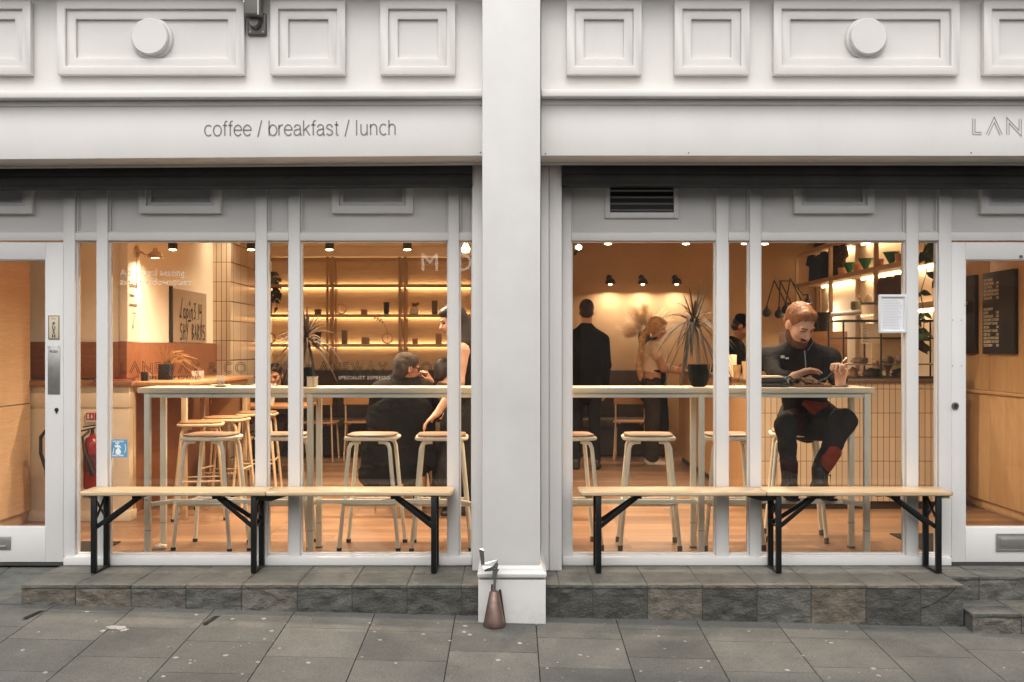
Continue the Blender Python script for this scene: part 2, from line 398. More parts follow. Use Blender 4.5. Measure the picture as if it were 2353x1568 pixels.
# ================================================================ GROUND
def pz(x, y): return -.178 - .0235 * x - .055 * (-.6 - y)   # the pavement falls to the right and towards the road
def slab(mb, x0, x1, y0, y1, tint, g=.0026):
    x0 += g; x1 -= g; y0 += g; y1 -= g
    t = [(x, y, pz(x, y)) for x, y in ((x0, y0), (x1, y0), (x1, y1), (x0, y1))]
    b = [(x, y, z - .05) for x, y, z in t]
    mb.add(t + b, [(0, 1, 2, 3), (0, 4, 5, 1), (1, 5, 6, 2), (2, 6, 7, 3), (3, 7, 4, 0)], 0, tint)
mb = MB(); P = .449; x0 = .132
ph = {-7: .2, -6: .33, -5: .07, -4: .30, -3: .04, -2: .24, -1: .26, 0: .10, 1: .31, 2: .13, 3: .30, 4: .21, 5: .02, 6: .34, 7: .18}
for c in range(-13, 14):
    xa = x0 + (c - 1) * P; xb = xa + P; y = -.46 + ph.get(c, R.random() * .4) - .4
    first = True
    y = -.30
    cut = -.62 - ph.get(c, R.random() * .4)
    edges = [y, cut]
    while edges[-1] > -3.3: edges.append(edges[-1] - P)
    for a, b in zip(edges, edges[1:]): slab(mb, xa, xb, max(b, -3.42), a, R.random())
mb.add([(-6, -3.42, pz(-6, -3.42) - .006), (6.2, -3.42, pz(6.2, -3.42) - .006), (6.2, -.3, pz(6.2, -.3) - .006), (-6, -.3, pz(-6, -.3) - .006)], [(0, 1, 2, 3)], 1)
for i in range(230):     # trodden gum and paint spots
    x = R.uniform(-3.4, 3.4); y = R.uniform(-2.2, -.66); r = R.choice([.004, .005, .007, .009, .013]); n = 9
    ring = [(x + r * R.uniform(.6, 1.25) * math.cos(2 * math.pi * k / n), y + r * 1.1 * R.uniform(.6, 1.25) * math.sin(2 * math.pi * k / n)) for k in range(n)]
    mb.add([(a, b, pz(a, b) + .0015) for a, b in ring], [tuple(range(n))], 2)
def blob(cx, cy, rx, ry, n, mi, jit=.45):
    ring = [(cx + rx * R.uniform(1 - jit, 1 + jit) * math.cos(2 * math.pi * k / n), cy + ry * R.uniform(1 - jit, 1 + jit) * math.sin(2 * math.pi * k / n)) for k in range(n)]
    mb.add([(a, b, pz(a, b) + .002) for a, b in ring], [tuple(range(n))], mi)
blob(-2.08, -.93, .05, .035, 16, 2); blob(-2.03, -.97, .022, .022, 10, 2); blob(-2.13, -.99, .016, .016, 10, 2)
for cx, cy in ((-1.63, -.72), (-2.6, -.7)):
    mb.add([(cx + a, cy + b, pz(cx, cy) + .0015) for a, b in ((-.025, -.13), (.0, -.14), (.035, .06), (.005, .07))], [(0, 1, 2, 3)], 3)
tag(mb.build('pavement', [M_pave, M_joint, M_gum, mat('tar_patch', (.03, .03, .03), .8, var=.4)], smooth=False), kind='structure')
mb = MB(); zk = pz(0, -3.42)
mb.add([(-6, -3.42, pz(-6, -3.42)), (6.2, -3.42, pz(6.2, -3.42)), (6.2, -3.57, pz(6.2, -3.42)), (-6, -3.57, pz(-6, -3.42)),
        (6.2, -3.57, pz(6.2, -3.42) - .12), (-6, -3.57, pz(-6, -3.42) - .12)], [(0, 1, 2, 3), (3, 2, 4, 5)])
tag(mb.build('kerb', mat('kerb_granite', (.2, .195, .19), .8, vs=80, var=.3), smooth=False), kind='structure')
mb = MB(); mb.add([(-60, -60, -.7), (60, -60, -.7), (60, 60, -.7), (-60, 60, -.7)], [(0, 1, 2, 3)])
tag(mb.build('ground', mat('ground_dirt', (.06, .058, .055), .9), smooth=False), kind='structure')
mb = MB(); mb.add([(-30, -9.2, -.50), (30, -9.2, -.50), (30, -3.57, -.47), (-30, -3.57, -.47)], [(0, 1, 2, 3)])
tag(mb.build('road', mat('asphalt', (.05, .05, .052), .85, vs=120, var=.4, bs=200, bst=.4), smooth=False), kind='structure')

# ================================================================ STONE STEPS
def step_mesh(joints, yf, yb, ztop, zb, tints, tread=(.305,), topt=None):
    mb = MB(); g = .0025
    for i, (a, b) in enumerate(zip(joints, joints[1:])):
        za_, zc_ = zb(b) - .03, ztop - .022; nx, nz = 14, 9; vs = []; o1, o2 = R.random() * 9, R.random() * 9
        for jz in range(nz + 1):
            for jx in range(nx + 1):
                xx = a + g + (b - a - 2 * g) * jx / nx; zz = za_ + (zc_ - za_) * jz / nz; e_ = min(jx, nx - jx, jz, nz - jz)
                rough_ = .0045 * math.sin(xx * 31 + o1 + 2.2 * math.sin(zz * 40 + o2)) + .004 * math.sin(zz * 55 + 1.7 * math.sin(xx * 23 + o1)) + R.uniform(-.003, .003)
                vs.append((xx, yf + (rough_ if e_ > 0 else R.uniform(0, .003)), zz))
        mb.add(vs, [(q, q + 1, q + nx + 2, q + nx + 1) for q in [jz * (nx + 1) + jx for jz in range(nz) for jx in range(nx)]], 0, tints[i % len(tints)])
        ys = [yf - .006, yf + tread[0], yb]
        for k in range(2):
            tt = R.choice([.3, .4, .5, .55, .62, .8]) if topt is None else topt[(i * 2 + k) % len(topt)]
            mb.box(a + g, b - g, ys[k] + g, ys[k + 1] - g, ztop - .02, ztop + R.uniform(-.0015, .0015), 0, tt)
    mb.box(joints[0] + .008, joints[-1] - .008, yf + .010, yb - .003, -.42, ztop - .004, 1, .5)
    return mb
YS = -.575
jl = [X(v, YS) for v in (48, 173, 301, 427, 555, 683, 809, 935, 1060, 1099)]
mb = step_mesh(jl, YS, 0.02, 0, lambda x: pz(x, YS), [.62, .74, .55, .38, .58, .3, .18, .2, .12])
for k in range(2): mb.box(jl[0] - .002, jl[0] + .03, YS + .03 + k * .28, YS + .03 + k * .28 + .27, -.3, -.022, 0, .5)
solo(mb, 'stone_step', [M_slate, M_mort], 'left slate-tiled step under the bench by the left door', 'step', bevel=.003)
jr = [X(v, YS) for v in (1254, 1285, 1362, 1488, 1614, 1740, 1864, 1990, 2116, 2215)]
mb = step_mesh(jr, YS, 0.02, 0, lambda x: pz(x, YS), [.12, .18, .16, .62, .12, .42, .70, .08, .3], topt=[.3, .35, .4, .5, .45, .6, .6, .85, .7, .9, .6, .9, .7, .95, .8, .95, .7, .8])
for k in range(2): mb.box(jr[-1] - .03, jr[-1] + .002, YS + .03 + k * .28, YS + .03 + k * .28 + .27, -.4, -.022, 0, .45)
pl_ = [(X(a, YS), Z(b, YS)) for a, b in ((2116, 1397), (2138, 1390), (2158, 1378), (2176, 1368), (2196, 1350))]
for (xa_, za_), (xb_, zb3) in zip(pl_, pl_[1:]): mb.add([(xa_, YS - .006, za_ - .003), (xb_, YS - .006, zb3 - .003), (xb_, YS - .006, zb3 + .003), (xa_, YS - .006, za_ + .003)], [(0, 1, 2, 3)], 2)
solo(mb, 'stone_step', [M_slate, M_mort, M_joint], 'right slate-tiled step with a cracked end tile beside the door stairs', 'step', bevel=.003)
mb = step_mesh([2.53, 2.71, 3.02, 3.33, 3.64, 3.95], -.35, .02, 0, lambda x: -.14, [.45, .5, .3, .4, .55], tread=(.2,))
mbb = step_mesh([2.53, 2.80, 3.11, 3.42, 3.73, 3.95], -.68, -.36, -.135, lambda x: pz(x, -.68), [.6, .5, .42, .6, .5], tread=(.17,))
mb.add(mbb.v, mbb.f, 0); mb.mi[-len(mbb.f):] = mbb.mi; mb.t[-len(mbb.f):] = mbb.t
solo(mb, 'entrance_steps', [M_slate, M_mort], 'pair of low slate steps up to the right hand door', 'steps', bevel=.003)
mb = MB()
for i, xa in enumerate((-4.3, -3.99, -3.68, -3.37, -3.06)):
    for k in range(2):
        ya, yb = (-.575, -.29) if k == 0 else (-.288, -.0); xb = xa + .305 if i < 4 else -2.742
        za = -.105 + .1 * (ya + .575) / .575; zb_ = -.105 + .1 * (yb + .575) / .575
        mb.add([(xa, ya, za), (xb, ya, za), (xb, yb, zb_), (xa, yb, zb_), (xa, ya, za - .25), (xb, ya, za - .25), (xb, yb, zb_ - .25), (xa, yb, zb_ - .25)],
               [(0, 1, 2, 3), (0, 4, 5, 1), (1, 5, 6, 2), (2, 6, 7, 3), (3, 7, 4, 0)], 0, R.choice([.25, .3, .4, .2]))
solo(mb, 'entrance_ramp', M_slate, 'shallow dark stone ramp below the left hand door', 'ramp', bevel=.002)

# ================================================================ THE SHOPFRONT
B = thing('cafe_building', 'white panelled cafe shopfront with a tall pillar between two windows', 'building', (0, 0, -.2), world=True)
WY = -.50                                   # frieze wall plane
mb = MB()
mb.box(-5.2, -.165, WY, -.35, 2.74, 3.75); mb.box(.165, 5.2, WY, -.35, 2.74, 3.75)
mb.build('wall', M_wht, B)
mb = MB(); mb.box(-5.2, 5.2, .06, .22, 1.99, 3.75); mb.box(-5.2, 5.2, -.35, .06, 2.80, 2.86)
mb.build('inner_wall', M_wht, B)
for x0_, x1_, kz in ((-5.2, -.165, .0035), (.165, 5.2, -.0008)):
    mb = MB(); mb.box(x0_, x1_, -.582, -.50, 2.731, 2.769); mb.box(x0_, x1_, -.545, -.50, 2.769, 2.779)
    mb.box(x0_, x1_, -.512, -.44, 2.70, 2.731)
    mb.shear(kz, -.165 if x0_ < 0 else .165); mb.build('cornice', M_wht, B, bevel=.005)
mb = MB(); mb.box(-5.2, -.165, -.66, -.36, 3.335, 3.6); mb.box(.165, 5.2, -.66, -.36, 3.335, 3.6); mb.build('upper_cornice', M_wht, B, bevel=.006)
def frieze_panel(xa, xb, roundel=None):
    yf = -.545; x0_, x1_ = X(xa, yf), X(xb, yf); zt = 1.325 + 799 * 6.055 / FPX; zb = 1.325 + 628.5 * 6.055 / FPX
    mb = MB(); mb.ring(x0_, x1_, zb, zt, .047, yf, WY - .001); mb.ring(x0_ + .047, x1_ - .047, zb + .047, zt - .047, .052, yf + .022, WY - .001)
    p = mb.build('frieze_panel', M_wht, B, bevel=.004)
    if roundel:
        cx = X(roundel, WY); m2 = MB(); cz = (zb + zt) / 2 + .004
        m2.lathe([(.118, WY), (.118, WY - .016), (.112, WY - .022), (.103, WY - .024), (.101, WY - .055), (.097, WY - .059)], (cx, 0, cz), 56, 'y')
        m2.build('roundel', M_wht, p, ang=30)
for a in ((-103, 70), (130, 561, 351), (620, 793), (873, 1046), (1302, 1475), (1550, 1723), (1778, 2206, 1989), (2261, 2434)): frieze_panel(*a)
# fascia boards, soffit, shutters
FY = -.50
for side, x0_, x1_, k in ((0, -5.2, -.165, .0075), (1, .165, 5.2, -.0006)):
    xr = -.165 if side == 0 else .165
    mb = MB(); mb.box(x0_, x1_, FY, FY + .03, 2.414, 2.72)
    mb.box(x0_, x1_, FY + .03, -.23, 2.416, 2.44); mb.box(x0_, x1_, -.262, -.235, 2.404, 2.416)
    mb.shear(k, xr); f = mb.build('fascia', M_fas, B, bevel=.0035)
    mb = MB()
    for sx, szz in ((-.178, 2.70), (-.178, 2.432)) if side == 0 else ((.19, 2.71), (.19, 2.425), (.62, 2.712), (1.35, 2.712), (2.2, 2.712), (1.0, 2.43), (2.6, 2.43)):
        mb.lathe([(.004, FY - .0035), (.0045, FY - .001)], (sx, 0, szz), 8, 'y')
    mb.build('screw_heads', M_grey, f)
    xi = X(1085, -.24) if side == 0 else X(1291, -.24)
    xo = -5.2 if side == 0 else 5.2
    mb = MB(); mb.box(xi, xo, -.235, -.07, 2.355, 2.41); mb.box(xi, xo, -.228, -.10, 2.292, 2.352); mb.box(xi, xo, -.236, -.222, 2.286, 2.298); mb.box(xi, xo, -.231, -.15, 2.3515, 2.356)
    mb.shear(.0065 if side == 0 else -.0035, xi); mb.build('roller_shutter', M_shut, B, bevel=.003)
fas = [c for c in B.children if c.name.startswith('fascia')]
stroke_word('coffee / breakfast / lunch', .084, (912 - 470) * (D0 + FY) / FPX, 0.0066, facing_street(X(470, FY), FY - .003, Z(313, FY), rad(.36)), 'lettering', M_letter, fas[0])
inline_word('LANEWAY & CO', .092, .20, facing_street(X(2234, FY), FY - .003, Z(310.5, FY)), 'lettering', M_letter, fas[1], lw=.0034, sep=.07)
# pillar and plinth
mb = MB(); yp = -.65; x0_, x1_ = X(1108, yp), X(1242, yp)
mb.box(x0_, x1_, yp, -.02, .0, 3.75); pil = mb.build('pillar', M_pil, B, bevel=.006)
yb_ = -.695; x0_, x1_ = X(1099, yb_), X(1254, yb_)
mb = MB(); mb.box(x0_, x1_, yb_, -.02, -.32, .052)
zc = Z(1328, yb_)
prof = [(0, 0), (-.003, .006), (-.005, .02), (.006, .034), (.010, .037), (.012, .044), (.016, .052), (.024, .058), (.03, .062)]
for a, b in zip(prof, prof[1:]):
    pa, pb = a[0], b[0]; za, zb2 = zc + a[1], zc + b[1]
    A_ = [(x0_ + pa, yb_ + pa, za), (x1_ - pa, yb_ + pa, za), (x1_ - pa, -.02, za), (x0_ + pa, -.02, za)]
    B_ = [(x0_ + pb, yb_ + pb, zb2), (x1_ - pb, yb_ + pb, zb2), (x1_ - pb, -.02, zb2), (x0_ + pb, -.02, zb2)]
    mb.add(A_ + B_, [(0, 1, 5, 4), (1, 2, 6, 5), (3, 0, 4, 7)])
mb.v = [(p[0], p[1], min(p[2], zc) if p[2] == .052 else p[2]) for p in mb.v]
mb.build('plinth', M_pil, pil, ang=50)
for xa, xb in ((X(1085, -.21), X(1110, -.21)), (X(1243, -.21), X(1261.3, -.21)), (X(1262.3, -.21), X(1291, -.21))):
    mb = MB(); mb.box(xa, xb, -.21, .05, .004, 2.42); mb.build('shutter_guide', M_fra, B, bevel=.003)
# windows
FYf = -.04
def window(ms, x_left, x_right, frames, sillx):
    """ms: mullion spans, frames: framed boxes on the header"""
    zt, zb = Z(553, FYf), Z(1276, FYf)
    mb = MB()
    for a, b in ms: mb.box(X(a, FYf), X(b, FYf), FYf, .05, .055, 2.45)
    sp = sorted(ms)
    gaps = [(X(a[1], FYf), X(b[0], FYf)) for a, b in zip(sp, sp[1:])]
    for a, b in gaps:
        mb.box(a, b, FYf + .002, .048, zt, Z(535, FYf)); mb.box(a, b, FYf + .006, .046, Z(1283, FYf), zb)
    W = mb.build('window', M_fra, B, bevel=.004)
    mb = MB(); mb.box(sillx[0], sillx[1], -.062, .07, .003, .056); mb.build('sill', M_fra, W, bevel=.006)
    for a, b in gaps:
        m2 = MB(); m2.add([(a, .012, zb), (b, .012, zb), (b, .012, zt), (a, .012, zt)], [(0, 1, 2, 3)]); m2.build('pane', M_glass, W, smooth=False)
        m2 = MB(); w_ = .009; m2.ring(a, b, zb, zt, w_, -.012, .026); m2.build('glazing_bead', M_fra, W, bevel=.002)
        m2 = MB(); z0 = Z(535, FYf); m2.box(a, b, .0, .045, z0, 2.45); m2.ring(a + .001, b - .001, z0 + .001, 2.5, .010, -.016, .0); m2.ring(a + .013, b - .013, z0 + .013, 2.5, .006, -.007, .0)
        m2.build('header_panel', M_fra, W, bevel=.002)
    for xa, xb, yb2 in frames:
        m2 = MB(); a, b = X(xa, -.05), X(xb, -.05); z0 = Z(yb2, -.05); m2.ring(a, b, z0, z0 + .42, .045, -.05, -.0015); m2.ring(a + .045, b - .045, z0 + .045, z0 + .37, .025, -.03, -.0015)
        m2.build('panel_moulding', M_fra, W, bevel=.003)
    return W, gaps
WL, gl_ = window([(145, 172), (221, 247), (587, 613), (663, 689), (1030, 1055), (1085.5, 1098)], 145, 1085, [(318, 507, 490), (762, 949, 490)], (X(145, -.06), X(1084.5, -.06)))
WR, gr_ = window([(1291.5, 1313), (1646, 1674), (1723, 1749), (2083, 2111), (2158, 2187)], 1291, 2187, [(1826, 2011, 490)], (X(1292, -.06), X(2187, -.06)))
# ventilation grille in the right header
mb = MB(); a, b = X(1391, -.03), X(1560, -.03); z0 = Z(501, -.03); a2, b2, z2 = X(1402, -.03), X(1549, -.03), Z(488, -.03)
mb.box(a, a2, -.025, -.001, z0, 2.44); mb.box(b2, b, -.025, -.001, z0, 2.44); mb.box(a2, b2, -.025, -.001, z0, z2)
g = mb.build('ventilation_grille', M_fra, WR, bevel=.003)
mb = MB(); mb.box(a2, b2, -.006, -.002, z2, 2.44); mb.build('grille_void', M_black, WR)
mb = MB()
for i in range(9): z = z2 + .012 + i * .0405; mb.bar((a2, -.014, z), (b2, -.014, z), .018, .003, up=(0, .5, 1))
mb.build('grille_louvres', mat('louvre', (.30, .30, .28), .5), WR)
# doors
def door(xe, xg, side):
    """xe: jamb edge pixel, xg: glass edge pixel"""
    s = -1 if side == 'l' else 1
    y0, y1 = -.045, .0
    e, g = X(xe, y0), X(xg, y0); far = e + s * .92; fg = far - s * (abs(g - e)); zt, zb = Z(557, y0), .022; gt, gb = Z(597, y0), Z(1213, y0)
    mb = MB(); mb.box(e, g, y0, y1, zb, zt); mb.box(fg, far, y0, y1, zb, zt); mb.box(g, fg, y0, y1, gt, zt); mb.box(g, fg, y0, y1, zb, gb)
    D = mb.build('door', M_fra, B, bevel=.003)
    m2 = MB(); m2.add([(g, -.02, gb), (fg, -.02, gb), (fg, -.02, gt), (g, -.02, gt)], [(0, 1, 2, 3)]); m2.build('pane', M_glass, D, smooth=False)
    m2 = MB(); m2.ring(min(g, fg), max(g, fg), gb, gt, .007, -.033, -.012); m2.build('glazing_bead', M_fra, D, bevel=.002)
    # header over the door and frame on its far side
    m2 = MB(); m2.box(e, far, -.04, .05, Z(553, FYf), Z(535, FYf)); m2.box(far + s * .003, far + s * .09, -.04, .05, .02, 2.45); hh = m2.build('door_frame', M_fra, B, bevel=.003)
    m2 = MB(); z0 = Z(535, FYf); lo, hi = min(e, far), max(e, far); m2.box(lo, hi, .0, .045, z0, 2.45); m2.ring(lo, hi, z0 + .001, 2.5, .010, -.016, 0); m2.ring(lo + .013, hi - .013, z0 + .013, 2.5, .006, -.007, 0)
    a, b = (X(-116, -.05), X(73, -.05)) if s < 0 else (X(2255, -.05), X(2441, -.05)); zz = Z(491, -.05)
    m2.ring(a, b, zz, zz + .42, .045, -.05, -.0015); m2.ring(a + .045, b - .045, zz + .045, zz + .37, .025, -.03, -.0015)
    m2.build('header_panel', M_fra, hh, bevel=.002)
    m2 = MB(); m2.box(e - s * .002, far, -.05, .05, .002, .02); m2.build('threshold', mat('threshold_dark', (.05, .045, .04), .6), B)
    return D
DL = door(145, 104, 'l'); DR = door(2187, 2219, 'r')
yd = -.0465
def plate(x0_, x1_, y0_, y1_, name, m, par, t=.003, bevel=.001):
    mb = MB(); mb.box(X(x0_, yd), X(x1_, yd), yd - t, yd - .0005 + .002, Z(y1_, yd), Z(y0_, yd)); return mb.build(name, m, par, bevel=bevel)
M_cream = mat('cream_plate', (.62, .54, .40), .4, var=.06)
plate(111, 137, 725, 780, 'push_sign', M_cream, DL); 
mb = MB(); mb.ring(X(111.6, yd), X(136.4, yd), Z(779.5, yd), Z(725.5, yd), .004, yd - .0045, yd - .002); mb.build('push_sign_border', mat('brass_dark', (.2, .15, .07), .4, .5), DL)
M_ink = mat('black_ink', (.015, .014, .013), .5, bst=0)
for i, ch in enumerate('PUSH'): text(ch, .030, facing_street(X(124, yd), yd - .0042, Z(748.5 + i * 9.3, yd)), 'lettering', M_ink, DL, offset=.0008, align='CENTER')
text('PULL', .013, facing_street(X(124, yd), yd - .0042, Z(734, yd)), 'lettering', mat('faded_ink', (.35, .30, .22), .6, bst=0), DL, align='CENTER')
plate(110, 138, 795, 906, 'push_plate', M_alu, DL)
text('PUSH', .021, facing_street(X(124, yd), yd - .0042, Z(811, yd)), 'lettering', mat('engraved', (.12, .12, .12), .6, bst=0), DL, offset=.0004, align='CENTER')
mb = MB()
for px_ in (113, 135):
    for py_ in (798, 902): mb.lathe([(.003, yd - .005), (.004, yd - .002)], (X(px_, yd), 0, Z(py_, yd)), 8, 'y')
mb.build('plate_screws', M_alu, DL)
mb = MB(); mb.lathe([(.0115, yd - .004), (.0125, yd)], (X(130, yd), 0, Z(942, yd)), 16, 'y'); mb.box(X(130, yd) - .004, X(130, yd) + .004, yd - .006, yd, Z(942, yd) - .02, Z(942, yd) + .004)
mb.build('keyhole', M_black, DL)
plate(-60, 25, 1233, 1263, 'letter_plate', M_alu, DL, .006, .002)
mb = MB(); mb.box(X(-50, yd), X(15, yd), yd - .014, yd - .006, Z(1258, yd), Z(1254, yd)); mb.build('letter_flap_lip', M_alu, DL, bevel=.001)
mb = MB(); mb.lathe([(.022, yd), (.022, yd - .006), (.020, yd - .009), (.012, yd - .010), (.0115, yd - .004)], (X(2194.5, yd), 0, Z(933, yd)), 28, 'y'); lk = mb.build('lock', M_grey, DR)
mb = MB(); mb.box(X(2194.5, yd) - .003, X(2194.5, yd) + .003, yd - .012, yd - .004, Z(937, yd), Z(929, yd)); mb.build('keyhole', M_black, DR)
mb = MB(); mb.ring(X(2288, yd), X(2395, yd), Z(1266, yd), Z(1226, yd), .009, yd - .011, yd); mb.box(X(2292, yd), X(2391, yd), yd - .006, yd - .001, Z(1262, yd), Z(1230, yd)); mb.box(X(2298, yd), X(2386, yd), yd - .009, yd - .005, Z(1256, yd), Z(1236, yd))
mb.build('letter_plate', M_alu, DR, bevel=.0015)
mb = MB()
for px_, py_ in ((2189, 736), (2209, 736), (2189, 841), (2209, 841), (2217, 702)): mb.lathe([(.0028, yd - .002), (.003, yd)], (X(px_, yd), 0, Z(py_, yd)), 8, 'y')
mb.lathe([(.008, yd - .012), (.010, yd)], (X(2346, yd), 0, Z(590, yd)), 10, 'y')
mb.build('screw_heads', M_grey, DR)
# writing on the glass
GY = .008
M_film_d = filmmat('dark_vinyl', (.02, .012, .007), .85); M_film_w = filmmat('frosted_vinyl', (.85, .80, .70), .40); M_film_w2 = filmmat('pale_vinyl', (.7, .62, .5), .3)
o, wd = inline_word('LANEWAY & CO', .064, .2, Matrix.Identity(4), 'lettering', M_film_d, WL, lw=.0034, sep=.085)
bpy.data.objects.remove(o)
for xs in (277, 712):
    o, wd = inline_word('LANEWAY & CO', .066, .2, Matrix.Translation((X(xs, GY), GY - .002, Z(858, GY))) @ Matrix.Scale((557 - 277) * (D0 + GY) / FPX / wd * 1.015, 4, (1, 0, 0)) @ Matrix.Rotation(rad(90), 4, 'X'), 'lettering', M_film_d, WL, lw=.0042, sep=.08)
    text('SPECIALIST ESPRESSO', .03, facing_street(X(xs + 66, GY), GY - .002, Z(872, GY)), 'lettering', M_film_d if xs < 500 else M_film_w2, WL, offset=.0006, spacing=1.16, wide=.97)
text('Additional seating\navailable downstairs', .056, facing_street(X(276, GY), GY - .002, Z(634, GY)), 'lettering', M_film_w, WL, offset=.0003, wide=.98)
# refill sticker
mb = MB(); sx0, sx1, sz0, sz1 = X(249.5, GY), X(293, GY), Z(1051.5, GY), Z(1010, GY); mb.box(sx0, sx1, GY - .003, GY - .0015, sz0, sz1)
st = mb.build('sticker', mat('sticker_blue', (.10, .30, .50), .5, var=.05), WL); st['label'] = 'square blue sticker with a white tap and water drop'
sw = sx1 - sx0; MS = facing_street(sx0, GY - .0036, sz0)
drop = [(.52 + .13 * math.sin(t) * (1 if True else 0), .30 + .13 * -math.cos(t)) for t in [k * .5 for k in range(-6, 7)]]
tap = [[(.32, .62), (.62, .62)], [(.36, .56), (.60, .56)], [(.47, .62), (.47, .75)], [(.36, .76), (.58, .76)], [(.6, .6), (.64, .5)]]
S = lambda pl: [(a * sw, b * sw) for a, b in pl]
M_whitevinyl = mat('white_vinyl', (.75, .78, .80), .5, bst=0)
for nm, strokes, lw_ in (('tap_mark', [S(p) for p in tap], .007), ('ring_mark', [S(arc(.5, .5, .42, .42, 150, 215, 10)), S(arc(.5, .5, .42, .42, -35, 30, 10)), S([(.1, .25), (.25, .22), (.3, .5)])], .004)):
    hatch(strokes, lw_, MS, nm, M_whitevinyl, WL)
mb = MB(); pts = [(.52, .56)] + [(.52 + .15 * math.cos(rad(a)), .29 + .15 * math.sin(rad(a))) for a in range(35, -216, -25)]
mb.add([(a * sw, b * sw, 0) for a, b in pts], [tuple(range(len(pts)))]); mb.xform(MS); mb.build('drop_mark', M_whitevinyl, WL, smooth=False)
text('TAP WATER', .013, facing_street(sx0 + sw * .5, GY - .0036, sz1 - .017), 'lettering', M_whitevinyl, WL, align='CENTER', offset=.0004)
text('REFILL HERE', .013, facing_street(sx0 + sw * .5, GY - .0036, sz0 + .008), 'lettering', M_whitevinyl, WL, align='CENTER', offset=.0004)

# framed notice on the right window
xa, xb = X(2019, -.05), X(2083.5, -.05); za, zb_ = Z(766, -.05), Z(677, -.05)
T = thing('notice_frame', 'white framed paper notice fixed to the right window', 'notice', ((xa + xb) / 2, -.05, za), world=True)
mb = MB(); mb.ring(xa, xb, za, zb_, .018, -.058, -.035); mb.build('frame', mat('white_plastic', (.72, .73, .75), .3, var=.03), T, bevel=.006, segs=3)
mb = MB(); mb.box(xa + .015, xb - .015, -.046, -.040, za + .015, zb_ - .015); mb.build('paper', mat('paper_white', (.80, .80, .82), .7, var=.02), T)
mb = MB()
for i in range(19):
    z = zb_ - .038 - i * .0095; wl = (.115 if i not in (0, 9) else .08) * R.uniform(.8, 1); x = xa + .028
    while x < xa + .025 + wl: wd_ = R.uniform(.006, .016); mb.box(x, x + wd_, -.0475, -.046, z, z + .0022); x += wd_ + .003
mb.build('print_lines', mat('print_grey', (.5, .5, .52), .7, bst=0), T)

# bracket on the frieze
bx_, bz_ = X(590, -.56), Z(55, -.52)
T = thing('wall_bracket', 'grey metal arm on a square plate fixed between two frieze panels', 'bracket', (bx_, WY, bz_), world=True)
xp0, xp1, zp0, zp1 = X(569, -.51), X(613, -.51), Z(83, -.51), Z(31, -.51)
mb = MB(); mb.box(xp0, xp1, WY - .022, WY - .001, zp0, zp1); mb.build('wall_plate', M_grey, T, bevel=.012, segs=3)
mb = MB(); mb.lathe([(.035, WY - .02), (.033, WY - .05), (.026, WY - .075)], ((xp0 + xp1) / 2 - .006, 0, (zp0 + zp1) / 2), 24, 'y'); mb.build('boss', M_grey, T)
mb = MB(); cx_ = X(582.5, -.6); mb.box(cx_ - .05, cx_ + .045, -.63, -.555, Z(38, -.6), 3.7); mb.build('arm', mat('arm_grey', (.17, .16, .155), .35, .5), T, bevel=.01, segs=3)
mb = MB(); mb.box(cx_ + .030, cx_ + .036, -.634, -.626, Z(38, -.6), 3.7); mb.box(cx_ - .048, cx_ - .043, -.634, -.626, Z(10, -.6), 3.7); mb.build('edge_trim', M_alu, T)
mb = MB()
for sx in (xp0 + .018, xp1 - .018): mb.lathe([(.004, WY - .026), (.005, WY - .02)], (sx, 0, zp0 + .02), 8, 'y')
mb.build('screw_heads', M_alu, T)

# crushed rainwater pipe and cone at the pillar foot
yq = -.72; cx_ = X(1136, yq); zg = pz(cx_, yq - .03)
T = thing('broken_downpipe', 'rusty metal cone with a crumpled steel pipe bent beside the pillar foot', 'pipe', (cx_, yq, zg), world=True)
yq = -.755
mb = MB(); mb.lathe([(.058, zg), (.060, zg + .006), (.056, zg + .03), (.026, zg + .185), (.022, zg + .19), (.018, zg + .19)], (cx_, yq, 0), 28); mb.build('cone', M_copper, T)
zq = zg + .18; top = Z(1294, yq)
mb = MB(); pts = [(cx_, yq, zq), (cx_ + .003, yq, zq + .06), (cx_ + .006, yq - .002, zq + .11), (cx_ + .010, yq, top - .03)]
mb.tube(pts, [.007, .008, .012, .019], 9); mb.bar((cx_ + .008, yq - .012, zq + .09), (cx_ + .018, yq - .014, top + .005), .022, .008, up=(1, 0, 0)); mb.bar((cx_ - .002, yq - .006, zq + .08), (cx_ + .002, yq - .006, top - .012), .01, .02, up=(1, 0, 0))
mb.build('upright_pipe', M_chrome, T, bevel=.002)
mb = MB(); xl = X(1108, yq)
mb.add([(cx_ + .022, yq - .018, top + .012), (cx_ - .01, yq - .02, top - .016), (xl + .01, yq - .018, top - .034), (xl, yq - .004, top - .012), (xl + .02, yq + .004, top + .002), (cx_ + .02, yq + .01, top + .016),
        (cx_ + .012, yq - .012, top - .006), (cx_ - .012, yq - .012, top - .042), (xl + .014, yq - .006, top - .046)], [(0, 1, 2, 3, 4, 5), (0, 6, 7, 1), (1, 7, 8, 2), (2, 8, 3)])
mb.build('flattened_elbow', M_chrome, T, smooth=False)
mb = MB(); zt_ = Z(1260, yq)
mb.add([(xl - .004, yq, top - .02), (xl + .014, yq - .006, top - .014), (xl + .010, yq - .012, zt_ - .012), (xl + .003, yq - .004, zt_), (xl - .018, yq - .004, zt_ - .004), (xl - .016, yq + .004, zt_ - .02)], [(0, 1, 2, 5), (2, 3, 4, 5)])
mb.build('torn_lip', M_chrome, T, smooth=False)
mb = MB(); mb.bar((cx_ + .055, yq + .03, zg), (cx_ + .03, yq + .03, zg + .19), .014, .014); mb.bar((cx_ - .02, yq + .028, zg + .12), (cx_ - .012, yq + .028, zg + .22), .01, .01)
